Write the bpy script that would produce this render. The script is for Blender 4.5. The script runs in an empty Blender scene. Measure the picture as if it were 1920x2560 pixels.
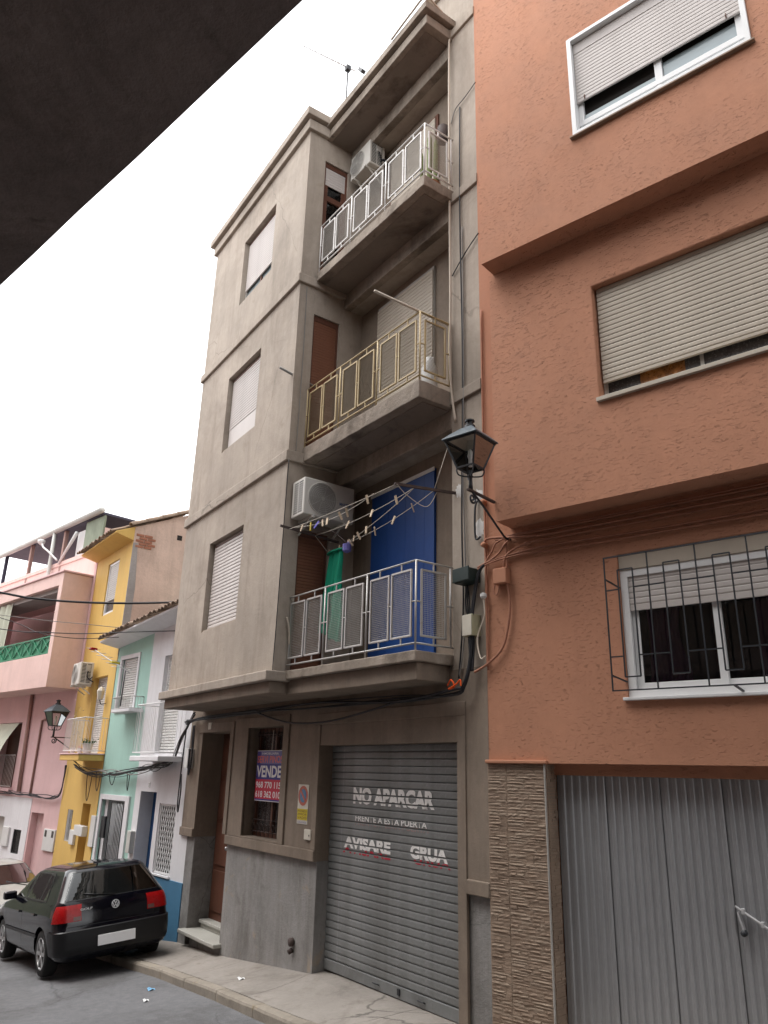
import bpy, bmesh, math, random
from mathutils import Vector, Matrix, noise
random.seed(11)
sc = bpy.context.scene
C = sc.collection
rad = math.radians

# ------------------------------------------------------------------ camera
F_PX, PITCH, ROLL, YAW = 1900.0, rad(18.953), rad(1.435), rad(35.151)
CAMLOC = Vector((0, 0, 2.3))
fh = Vector((-math.cos(YAW), math.sin(YAW), 0)); rh = Vector((math.sin(YAW), math.cos(YAW), 0))
zz = Vector((0, 0, 1))
fwd = fh * math.cos(PITCH) + zz * math.sin(PITCH)
up0 = -fh * math.sin(PITCH) + zz * math.cos(PITCH)
rt = rh * math.cos(ROLL) + up0 * math.sin(ROLL)
up = -rh * math.sin(ROLL) + up0 * math.cos(ROLL)
cd = bpy.data.cameras.new('camera'); cam = bpy.data.objects.new('camera', cd); C.objects.link(cam)
cam.matrix_world = Matrix(((rt.x, up.x, -fwd.x, CAMLOC.x), (rt.y, up.y, -fwd.y, CAMLOC.y), (rt.z, up.z, -fwd.z, CAMLOC.z), (0, 0, 0, 1)))
cd.sensor_fit = 'VERTICAL'; cd.sensor_height = 36.0; cd.sensor_width = 27.0
cd.lens = F_PX / 2560 * 36.0
cd.clip_start = 0.02; cd.clip_end = 1000
sc.camera = cam

# ------------------------------------------------------------------ overcast sky and a weak, wide sun
SUN_EL, SUN_ROT = rad(68), rad(215)
w = bpy.data.worlds.new('World'); sc.world = w; w.use_nodes = True
nt = w.node_tree; nt.nodes.clear()
sky = nt.nodes.new('ShaderNodeTexSky'); sky.sky_type = 'NISHITA'; sky.sun_disc = False
sky.sun_elevation = SUN_EL; sky.sun_rotation = SUN_ROT
sky.dust_density = 1.5; sky.air_density = 1.0; sky.ozone_density = 1.0
hs = nt.nodes.new('ShaderNodeHueSaturation'); hs.inputs['Saturation'].default_value = 0.06
bg = nt.nodes.new('ShaderNodeBackground'); bg.inputs['Strength'].default_value = 0.15
wo = nt.nodes.new('ShaderNodeOutputWorld')
nt.links.new(sky.outputs[0], hs.inputs['Color']); nt.links.new(hs.outputs[0], bg.inputs['Color']); nt.links.new(bg.outputs[0], wo.inputs[0])
sd = bpy.data.lights.new('sun', 'SUN'); sd.energy = 0.5; sd.angle = rad(40); sd.color = (1.0, 0.96, 0.9)
so = bpy.data.objects.new('sun', sd); C.objects.link(so)
sdir = Vector((math.sin(SUN_ROT) * math.cos(SUN_EL), math.cos(SUN_ROT) * math.cos(SUN_EL), math.sin(SUN_EL)))
so.rotation_euler = sdir.to_track_quat('Z', 'Y').to_euler()
vs = sc.view_settings
vs.view_transform = 'Standard'; vs.look = 'None'; vs.gamma = 1.0; vs.use_curve_mapping = False
vs.exposure = 1.92

# ------------------------------------------------------------------ materials
def new_mat(name):
    m = bpy.data.materials.new(name); m.use_nodes = True
    nt = m.node_tree; nt.nodes.clear()
    out = nt.nodes.new('ShaderNodeOutputMaterial')
    return m, nt, out
def nd(nt, t, ins=None, **props):
    n = nt.nodes.new(t)
    for k, v in props.items(): setattr(n, k, v)
    if ins:
        for k, v in ins.items():
            if hasattr(v, 'is_output') or isinstance(v, bpy.types.NodeSocket): nt.links.new(v, n.inputs[k])
            else: n.inputs[k].default_value = v
    return n
def mapped(nt, scale, rot=(0, 0, 0)):
    tc = nd(nt, 'ShaderNodeTexCoord')
    return nd(nt, 'ShaderNodeMapping', {'Vector': tc.outputs['Object'], 'Scale': scale, 'Rotation': rot}).outputs[0]
def noise_n(nt, vec, scale, detail=5, rough=0.6, dist=0.0):
    return nd(nt, 'ShaderNodeTexNoise', {'Vector': vec, 'Scale': scale, 'Detail': detail, 'Roughness': rough, 'Distortion': dist}).outputs['Fac']
def ramp(nt, fac, a, b, ca=(0, 0, 0, 1), cb=(1, 1, 1, 1)):
    r = nd(nt, 'ShaderNodeValToRGB', {'Fac': fac})
    e = r.color_ramp.elements; e[0].position = a; e[1].position = b; e[0].color = ca; e[1].color = cb
    return r.outputs[0]
def mix(nt, fac, a, b, mode='MIX'):
    n = nt.nodes.new('ShaderNodeMix'); n.data_type = 'RGBA'; n.blend_type = mode
    for s, v in ((n.inputs[0], fac), (n.inputs[6], a), (n.inputs[7], b)):
        if isinstance(v, bpy.types.NodeSocket): nt.links.new(v, s)
        else: s.default_value = v if not isinstance(v, tuple) or len(v) == 4 else (*v, 1)
    return n.outputs[2]
def c4(c): return (c[0], c[1], c[2], 1)
def mul(c, k): return tuple(min(1, x * k) for x in c)

def surf(name, col, rough=0.8, metal=0.0, spec=0.3, var=0.1, vs_=1.5, fine=0.06, streak=0.0, stain=None, stain_amt=0.0,
         bump=0.0, bscale=60, fleck=0.0, coat=0.0, grime=0.0, speck=None, crack=None):
    m, nt, out = new_mat(name)
    v1 = mapped(nt, (1, 1, 1))
    n1 = noise_n(nt, v1, vs_, 6, 0.62)
    colr = mix(nt, ramp(nt, n1, 0.3, 0.7), c4(mul(col, 1 - var)), c4(mul(col, 1 + var)))
    if fine:
        n2 = noise_n(nt, v1, vs_ * 14, 4, 0.7)
        colr = mix(nt, 1.0, colr, ramp(nt, n2, 0.25, 0.75, c4((1 - fine,) * 3), c4((1.0,) * 3)), 'MULTIPLY')
    if streak:
        vst = mapped(nt, (2.6, 2.6, 0.32))
        n3 = noise_n(nt, vst, 1.3, 7, 0.68, 0.5)
        colr = mix(nt, 1.0, colr, ramp(nt, n3, 0.45, 0.74, (1, 1, 1, 1), c4((1 - streak, 1 - streak * 1.05, 1 - streak * 1.1))), 'MULTIPLY')
    if grime:
        n5 = noise_n(nt, v1, vs_ * 0.55, 8, 0.72, 0.6)
        colr = mix(nt, 1.0, colr, ramp(nt, n5, 0.5, 0.62, (1, 1, 1, 1), c4((1 - grime, 1 - grime * 1.05, 1 - grime * 1.1))), 'MULTIPLY')
    if stain:
        n4 = noise_n(nt, v1, vs_ * 2.3, 7, 0.7, 0.4)
        fac = ramp(nt, n4, 0.6, 0.68)
        sc_ = nd(nt, 'ShaderNodeMath', {0: fac, 1: stain_amt}, operation='MULTIPLY').outputs[0]
        colr = mix(nt, sc_, colr, c4(stain))
    if speck:
        vo = nd(nt, 'ShaderNodeTexVoronoi', {'Vector': v1, 'Scale': speck[0]})
        colr = mix(nt, ramp(nt, vo.outputs['Distance'], speck[1], speck[1] + 0.05, (1, 1, 1, 1), (0, 0, 0, 1)), colr, c4(speck[2]))
    if crack:
        vv = nd(nt, 'ShaderNodeTexNoise', {'Vector': v1, 'Scale': 2.2, 'Detail': 5})
        wv = nd(nt, 'ShaderNodeMix', {0: 0.22}, data_type='RGBA'); nt.links.new(v1, wv.inputs[6]); nt.links.new(vv.outputs['Color'], wv.inputs[7])
        ve = nd(nt, 'ShaderNodeTexVoronoi', {'Vector': wv.outputs[2], 'Scale': crack[0]}, feature='DISTANCE_TO_EDGE')
        ln = ramp(nt, ve.outputs['Distance'], crack[1] * .4, crack[1], (1, 1, 1, 1), (0, 0, 0, 1))
        mk = ramp(nt, noise_n(nt, v1, crack[0] * .7, 3), 0.5, 0.6)
        fc = nd(nt, 'ShaderNodeMath', {0: ln, 1: mk}, operation='MULTIPLY').outputs[0]
        fc = nd(nt, 'ShaderNodeMath', {0: fc, 1: crack[2]}, operation='MULTIPLY').outputs[0]
        colr = mix(nt, fc, colr, c4(mul(col, 0.25)))
    p = nd(nt, 'ShaderNodeBsdfPrincipled', {'Base Color': colr, 'Metallic': metal, 'Specular IOR Level': spec, 'Coat Weight': coat, 'Coat Roughness': 0.04})
    rn = noise_n(nt, v1, vs_ * 4, 4)
    nt.links.new(ramp(nt, rn, 0.2, 0.8, c4((max(0, rough - 0.08),) * 3), c4((min(1, rough + 0.08),) * 3)), p.inputs['Roughness'])
    nrm = None
    if bump:
        b1 = noise_n(nt, v1, bscale, 6, 0.7)
        bp = nd(nt, 'ShaderNodeBump', {'Strength': 0.8, 'Distance': bump, 'Height': b1}); nrm = bp.outputs[0]
    if fleck:
        vf = mapped(nt, (18.0, 18.0, 72.0), (0, 0.12, 0))
        f1 = noise_n(nt, vf, 1.0, 2.5, 0.55, 0.4)
        vg = mapped(nt, (2.2, 2.2, 2.6))
        f2 = ramp(nt, noise_n(nt, vg, 1.0, 3, 0.6), 0.36, 0.55)
        hgt = nd(nt, 'ShaderNodeMath', {0: ramp(nt, f1, 0.60, 0.66), 1: f2}, operation='MULTIPLY').outputs[0]
        ins = {'Strength': 1.0, 'Distance': fleck, 'Height': hgt}
        if nrm: ins['Normal'] = nrm
        nrm = nd(nt, 'ShaderNodeBump', ins).outputs[0]
    if nrm: nt.links.new(nrm, p.inputs['Normal'])
    nt.links.new(p.outputs[0], out.inputs[0])
    return m

def glass_mat(name, tint=(0.55, 0.6, 0.6), clear=0.8, rough=0.02, refl=1.0):
    m, nt, out = new_mat(name)
    v1 = mapped(nt, (1, 1, 1))
    fr = nd(nt, 'ShaderNodeFresnel', {'IOR': 1.55}).outputs[0]
    n = noise_n(nt, v1, 2.0, 3)
    bp = nd(nt, 'ShaderNodeBump', {'Strength': 0.12, 'Distance': 0.02, 'Height': n}).outputs[0]
    gl = nd(nt, 'ShaderNodeBsdfGlossy', {'Color': (refl, refl, refl, 1), 'Roughness': rough, 'Normal': bp})
    tr = nd(nt, 'ShaderNodeBsdfTransparent', {'Color': c4(tint)})
    df = nd(nt, 'ShaderNodeBsdfDiffuse', {'Color': (0.02, 0.022, 0.025, 1)})
    mx = nd(nt, 'ShaderNodeMixShader', {0: clear, 1: df.outputs[0], 2: tr.outputs[0]})
    m2 = nd(nt, 'ShaderNodeMixShader', {0: fr, 1: mx.outputs[0], 2: gl.outputs[0]})
    nt.links.new(m2.outputs[0], out.inputs[0])
    return m

M = {}
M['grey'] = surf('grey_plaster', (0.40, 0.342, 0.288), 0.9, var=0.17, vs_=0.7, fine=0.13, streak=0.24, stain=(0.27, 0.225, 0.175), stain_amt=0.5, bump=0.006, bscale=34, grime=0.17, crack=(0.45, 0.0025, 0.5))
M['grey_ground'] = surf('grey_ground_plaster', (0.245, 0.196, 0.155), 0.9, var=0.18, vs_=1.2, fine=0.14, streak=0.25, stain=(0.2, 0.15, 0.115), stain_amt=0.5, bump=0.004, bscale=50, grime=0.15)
M['dado'] = surf('cement_dado', (0.29, 0.28, 0.27), 0.92, var=0.2, vs_=1.3, fine=0.18, streak=0.3, stain=(0.33, 0.26, 0.19), stain_amt=0.6, bump=0.008, bscale=45, grime=0.3, crack=(1.2, 0.004, 0.8))
M['slab'] = surf('balcony_concrete', (0.31, 0.26, 0.215), 0.92, var=0.25, vs_=1.7, fine=0.16, streak=0.35, stain=(0.13, 0.1, 0.08), stain_amt=0.75, bump=0.012, bscale=24, grime=0.38)
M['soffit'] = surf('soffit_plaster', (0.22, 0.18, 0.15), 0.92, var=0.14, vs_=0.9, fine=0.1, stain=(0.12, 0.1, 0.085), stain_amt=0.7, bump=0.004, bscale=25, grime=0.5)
M['orange'] = surf('orange_render', (0.50, 0.242, 0.150), 0.85, var=0.09, vs_=0.8, fine=0.10, streak=0.05, stain=(0.45, 0.22, 0.135), stain_amt=0.5, bump=0.006, bscale=55, fleck=0.009, grime=0.06)
M['orange_smooth'] = surf('orange_paint', (0.47, 0.222, 0.136), 0.8, var=0.06, vs_=2, fine=0.08, bump=0.003, bscale=60)
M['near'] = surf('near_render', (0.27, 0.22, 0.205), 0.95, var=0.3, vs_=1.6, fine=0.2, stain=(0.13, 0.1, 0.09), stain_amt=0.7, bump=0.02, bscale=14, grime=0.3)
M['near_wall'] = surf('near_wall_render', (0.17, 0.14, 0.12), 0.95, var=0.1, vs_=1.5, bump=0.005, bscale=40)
M['white'] = surf('white_house_paint', (0.74, 0.74, 0.76), 0.75, var=0.04, vs_=1.3, fine=0.05, streak=0.10, bump=0.002, bscale=50, grime=0.06)
M['blue_dado'] = surf('blue_dado_paint', (0.075, 0.2, 0.33), 0.6, var=0.1, vs_=2, fine=0.1, bump=0.004, bscale=60)
M['teal'] = surf('teal_house_paint', (0.38, 0.60, 0.53), 0.75, var=0.05, vs_=1.2, fine=0.05, streak=0.08, bump=0.003, bscale=60)
M['yellow'] = surf('yellow_house_paint', (0.66, 0.44, 0.135), 0.75, var=0.05, vs_=1.2, fine=0.05, streak=0.08, bump=0.003, bscale=60)
M['pink'] = surf('pink_house_paint', (0.74, 0.54, 0.495), 0.8, var=0.05, vs_=1.0, fine=0.06, streak=0.1, stain=(0.72, 0.6, 0.55), stain_amt=0.25, bump=0.003, bscale=55, grime=0.08)
M['pink_dark'] = surf('rose_house_paint', (0.68, 0.47, 0.47), 0.8, var=0.06, vs_=1.2, fine=0.06, streak=0.08, stain=(0.7, 0.62, 0.6), stain_amt=0.5, bump=0.003, bscale=55)
M['gable'] = surf('bare_gable_render', (0.66, 0.50, 0.42), 0.95, var=0.14, vs_=0.9, fine=0.12, streak=0.22, stain=(0.33, 0.25, 0.2), stain_amt=0.5, bump=0.01, bscale=20, grime=0.12)
M['cement'] = surf('patch_cement', (0.36, 0.34, 0.33), 0.95, var=0.15, vs_=2, fine=0.14, bump=0.01, bscale=25)
M['brick'] = surf('old_brick', (0.38, 0.17, 0.11), 0.9, var=0.2, vs_=6, fine=0.15, bump=0.004, bscale=60)
M['tile'] = surf('clay_tile', (0.30, 0.22, 0.165), 0.9, var=0.3, vs_=5, fine=0.2, stain=(0.42, 0.38, 0.3), stain_amt=0.6, bump=0.004, bscale=60)
M['asphalt'] = surf('worn_asphalt', (0.165, 0.165, 0.172), 0.9, var=0.16, vs_=0.7, fine=0.3, stain=(0.11, 0.11, 0.115), stain_amt=0.7, bump=0.008, bscale=110, grime=0.25, speck=(60, 0.13, (0.28, 0.28, 0.28)), crack=(0.55, 0.005, 0.5))
M['pave'] = surf('pavement_concrete', (0.29, 0.262, 0.235), 0.92, var=0.16, vs_=1.3, fine=0.16, stain=(0.17, 0.145, 0.12), stain_amt=0.7, bump=0.006, bscale=60, grime=0.3, crack=(0.9, 0.006, 0.8))
M['kerb'] = surf('kerb_concrete', (0.30, 0.265, 0.22), 0.92, var=0.18, vs_=2.2, fine=0.2, stain=(0.33, 0.26, 0.15), stain_amt=0.45, bump=0.008, bscale=60, grime=0.2)
M['terrazzo'] = surf('terrazzo_step', (0.42, 0.41, 0.37), 0.6, var=0.08, vs_=3, fine=0.12, bump=0.002, bscale=90, speck=(110, 0.2, (0.27, 0.26, 0.24)))
M['dirt'] = surf('far_ground', (0.2, 0.18, 0.15), 0.95, var=0.2, vs_=0.3)
M['slat_grey'] = surf('roller_door_steel', (0.225, 0.233, 0.232), 0.55, metal=0.15, spec=0.4, var=0.14, vs_=2.5, fine=0.18, streak=0.15, stain=(0.33, 0.34, 0.35), stain_amt=0.45, bump=0.001, bscale=80, grime=0.2)
M['slat_white'] = surf('white_blind', (0.55, 0.505, 0.48), 0.5, var=0.04, vs_=2, fine=0.06, streak=0.08)
M['slat_beige'] = surf('beige_blind', (0.50, 0.44, 0.365), 0.5, var=0.05, vs_=2, fine=0.06, streak=0.08)
M['slat_brown'] = surf('brown_blind', (0.20, 0.085, 0.05), 0.6, var=0.12, vs_=3, fine=0.1)
M['blind_far'] = surf('cream_blind', (0.72, 0.72, 0.70), 0.5, var=0.03, vs_=2)
M['awning'] = surf('green_awning_cloth', (0.52, 0.55, 0.45), 0.9, var=0.06, vs_=3, streak=0.1)
M['alu'] = surf('white_aluminium', (0.75, 0.75, 0.75), 0.4, var=0.02, vs_=3, fine=0.04)
M['alu_grey'] = surf('grey_aluminium', (0.42, 0.40, 0.37), 0.45, var=0.05, vs_=3)
M['wood'] = surf('brown_wood', (0.13, 0.055, 0.035), 0.55, var=0.2, vs_=3, fine=0.2, streak=0.2)
M['rail_silver'] = surf('silver_rail_paint', (0.50, 0.485, 0.47), 0.45, metal=0.3, var=0.08, vs_=5, fine=0.12, stain=(0.25, 0.14, 0.08), stain_amt=0.35)
M['rail_white'] = surf('white_rail_paint', (0.72, 0.70, 0.68), 0.5, var=0.06, vs_=5, fine=0.1, stain=(0.34, 0.24, 0.18), stain_amt=0.3)
M['rail_cream'] = surf('cream_rail_paint', (0.50, 0.39, 0.22), 0.5, var=0.1, vs_=5, fine=0.1, stain=(0.25, 0.13, 0.06), stain_amt=0.35)
M['wire'] = surf('galvanised_wire', (0.50, 0.48, 0.45), 0.5, metal=0.4, var=0.1, vs_=8)
M['wire_dark'] = surf('dark_wire', (0.26, 0.22, 0.16), 0.6, metal=0.3, var=0.1, vs_=8)
M['iron'] = surf('black_iron', (0.025, 0.027, 0.032), 0.45, spec=0.4, var=0.15, vs_=6)
M['iron_brown'] = surf('rusty_iron', (0.07, 0.05, 0.045), 0.7, var=0.3, vs_=8)
M['lamp_roof'] = surf('lamp_sheet', (0.075, 0.10, 0.12), 0.35, spec=0.5, var=0.15, vs_=6, fine=0.1)
M['green_rail'] = surf('green_rail_paint', (0.04, 0.22, 0.12), 0.5, var=0.1, vs_=5)
M['blue_board'] = surf('blue_board', (0.014, 0.066, 0.26), 0.5, var=0.10, vs_=1.2, fine=0.08, streak=0.15)
M['blue_door'] = surf('blue_door', (0.012, 0.07, 0.20), 0.4, var=0.06, vs_=2)
M['cloth_green'] = surf('green_cloth', (0.006, 0.27, 0.16), 0.85, var=0.1, vs_=5, fine=0.1)
M['ac'] = surf('ac_casing', (0.60, 0.575, 0.53), 0.45, var=0.05, vs_=3, fine=0.06, streak=0.1)
M['ac_dark'] = surf('ac_grille', (0.06, 0.06, 0.06), 0.6, var=0.1, vs_=8)
M['ac_shade'] = surf('ac_fan_shade', (0.30, 0.285, 0.265), 0.6, var=0.1, vs_=8)
M['ac_fin'] = surf('ac_fan_wire', (0.45, 0.43, 0.40), 0.5, var=0.06, vs_=8)
M['cable'] = surf('black_cable', (0.022, 0.022, 0.026), 0.55, var=0.2, vs_=6)
M['cable_grey'] = surf('grey_cable', (0.22, 0.21, 0.20), 0.6, var=0.15, vs_=6)
M['cable_orange'] = surf('painted_cable', (0.36, 0.165, 0.105), 0.7, var=0.2, vs_=6)
M['hose'] = surf('pale_hose', (0.55, 0.48, 0.40), 0.6, var=0.1, vs_=3)
M['rope'] = surf('line_cord', (0.55, 0.50, 0.43), 0.7, var=0.1, vs_=9)
M['peg'] = surf('peg_wood', (0.55, 0.44, 0.32), 0.7, var=0.15, vs_=15)
M['peg_yellow'] = surf('peg_yellow', (0.6, 0.45, 0.03), 0.5, var=0.05)
M['peg_purple'] = surf('peg_purple', (0.10, 0.09, 0.42), 0.5, var=0.05)
M['peg_basket'] = surf('violet_plastic', (0.16, 0.15, 0.42), 0.5, var=0.1, vs_=12)
M['box_green'] = surf('dark_green_box', (0.018, 0.032, 0.03), 0.5, var=0.1, vs_=6)
M['box_cream'] = surf('cream_plastic', (0.42, 0.40, 0.27), 0.5, var=0.1, vs_=6)
M['box_white'] = surf('white_plastic', (0.66, 0.66, 0.65), 0.5, var=0.05, vs_=6)
M['tie_orange'] = surf('orange_tape', (0.8, 0.10, 0.01), 0.6, var=0.1, vs_=8)
M['mortar'] = surf('white_mortar', (0.6, 0.58, 0.56), 0.95, var=0.1, vs_=9, bump=0.004, bscale=60)
M['stone'] = surf('ledge_stone', (0.32, 0.235, 0.175), 0.85, var=0.22, vs_=3.5, fine=0.2, bump=0.004, bscale=90)
M['stone_b'] = surf('ledge_stone_pale', (0.355, 0.27, 0.205), 0.85, var=0.2, vs_=3.5, fine=0.2, bump=0.004, bscale=90)
M['gd_steel'] = surf('galvanised_sheet', (0.365, 0.368, 0.38), 0.42, metal=0.45, spec=0.4, var=0.06, vs_=1.2, fine=0.08, streak=0.14, stain=(0.38, 0.38, 0.40), stain_amt=0.3)
M['paper'] = surf('white_paper', (0.78, 0.78, 0.78), 0.8, var=0.03)
M['sign_blue'] = surf('sign_navy', (0.03, 0.03, 0.22), 0.5, var=0.05, vs_=5)
M['sign_slate'] = surf('sign_slate', (0.13, 0.13, 0.33), 0.5, var=0.08, vs_=5)
M['sign_red'] = surf('sign_red', (0.50, 0.02, 0.05), 0.5, var=0.05, vs_=5)
M['badge'] = surf('badge_silver', (0.72, 0.72, 0.73), 0.3, metal=0.25, var=0.03)
M['sign_yellow'] = surf('sign_yellow', (0.55, 0.43, 0.03), 0.6, var=0.05, vs_=5)
M['sign_cream'] = surf('sign_cream', (0.6, 0.56, 0.48), 0.6, var=0.08, vs_=7)
M['sign_ring'] = surf('sign_faded_red', (0.45, 0.14, 0.10), 0.6, var=0.15, vs_=12)
M['sign_disc'] = surf('sign_faded_blue', (0.11, 0.2, 0.32), 0.6, var=0.2, vs_=12)
M['letter'] = surf('white_lettering', (0.84, 0.82, 0.80), 0.7, var=0.12, vs_=9, fine=0.15)
M['letter_pale'] = surf('pale_print', (0.7, 0.68, 0.7), 0.6, var=0.04)
M['letter_red'] = surf('red_lettering', (0.42, 0.02, 0.04), 0.7, var=0.15, vs_=9)
M['letter_faded'] = surf('faded_lettering', (0.29, 0.19, 0.18), 0.7, var=0.3, vs_=14)
M['letter_orange'] = surf('coral_print', (0.66, 0.16, 0.13), 0.6, var=0.06)
M['paint_black'] = surf('black_car_paint', (0.003, 0.003, 0.006), 0.12, spec=0.3, var=0.1, vs_=2, fine=0, coat=0.25)
M['plastic_black'] = surf('black_bumper', (0.007, 0.007, 0.008), 0.4, spec=0.35, var=0.1, vs_=4)
M['paint_beige'] = surf('beige_car_paint', (0.36, 0.355, 0.33), 0.35, metal=0.0, spec=0.4, var=0.04, vs_=2, fine=0, coat=0.7)
M['tyre'] = surf('tyre_rubber', (0.02, 0.02, 0.02), 0.85, var=0.15, vs_=8)
M['rim'] = surf('alloy_rim', (0.5, 0.5, 0.5), 0.35, metal=0.7, var=0.1, vs_=8)
M['tail_red'] = surf('tail_light_red', (0.34, 0.005, 0.006), 0.3, spec=0.3, var=0.2, vs_=14, fine=0, coat=0.12)
M['tail_clear'] = surf('tail_light_smoke', (0.16, 0.08, 0.07), 0.3, spec=0.3, var=0.1, vs_=14, fine=0, coat=0.2)
M['chrome'] = surf('chrome', (0.75, 0.75, 0.75), 0.15, metal=1.0, var=0.03)
M['plate'] = surf('plate_white', (0.9, 0.9, 0.9), 0.5, var=0.01)
M['headlight'] = surf('headlight', (0.6, 0.6, 0.6), 0.1, var=0.05, coat=1.0)
M['terracotta'] = surf('pot_white', (0.62, 0.60, 0.57), 0.7, var=0.06, vs_=5)
M['pot'] = surf('pot_terracotta', (0.35, 0.15, 0.08), 0.8, var=0.1, vs_=5)
M['leaf'] = surf('plant_leaf', (0.04, 0.10, 0.045), 0.6, var=0.35, vs_=12)
M['cactus'] = surf('cactus_skin', (0.16, 0.19, 0.06), 0.7, var=0.25, vs_=9, fine=0.2)
M['flower'] = surf('flower_petal', (0.75, 0.25, 0.15), 0.7, var=0.1, vs_=9)
M['dry'] = surf('dry_plant', (0.5, 0.42, 0.33), 0.8, var=0.2, vs_=9)
M['navy'] = surf('navy_sheet', (0.06, 0.06, 0.09), 0.6, var=0.1, vs_=2)
M['gutter'] = surf('grey_gutter', (0.55, 0.55, 0.52), 0.5, var=0.08, vs_=3, streak=0.1)
M['green_panel'] = surf('grey_green_panel', (0.24, 0.28, 0.21), 0.8, var=0.14, vs_=3, fine=0.15, streak=0.25)
M['post_pink'] = surf('brown_post', (0.36, 0.23, 0.2), 0.7, var=0.1, vs_=4)
M['steel'] = surf('pale_steel', (0.55, 0.55, 0.56), 0.45, metal=0.3, var=0.1, vs_=5)
M['curtain'] = surf('purple_curtain', (0.42, 0.13, 0.32), 0.9, var=0.1, vs_=4)
M['dark_room'] = surf('dark_room', (0.03, 0.026, 0.024), 0.95, var=0.1)
M['amber'] = surf('amber_glass', (0.30, 0.12, 0.03), 0.3, spec=0.5, var=0.7, vs_=14, bump=0.01, bscale=40)
M['frost'] = surf('frosted_glass', (0.07, 0.065, 0.065), 0.25, spec=0.6, var=0.3, vs_=14, bump=0.006, bscale=60)
M['pane_sky'] = surf('sky_painted_glass', (0.30, 0.36, 0.38), 0.12, spec=0.6, var=0.05, vs_=1, fine=0)  # opaque pane with pale sky reflection put into its base colour
M['litter_blue'] = surf('blue_scrap', (0.2, 0.4, 0.6), 0.5, var=0.1)
M['glass'] = glass_mat('window_glass', (0.75, 0.78, 0.78), 0.9)
M['glass_clear'] = glass_mat('lantern_glass', (0.93, 0.95, 0.95), 0.98, 0.05, 0.3)
M['car_glass'] = glass_mat('car_glass', (0.36, 0.42, 0.42), 0.8, 0.01, 0.42)

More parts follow.
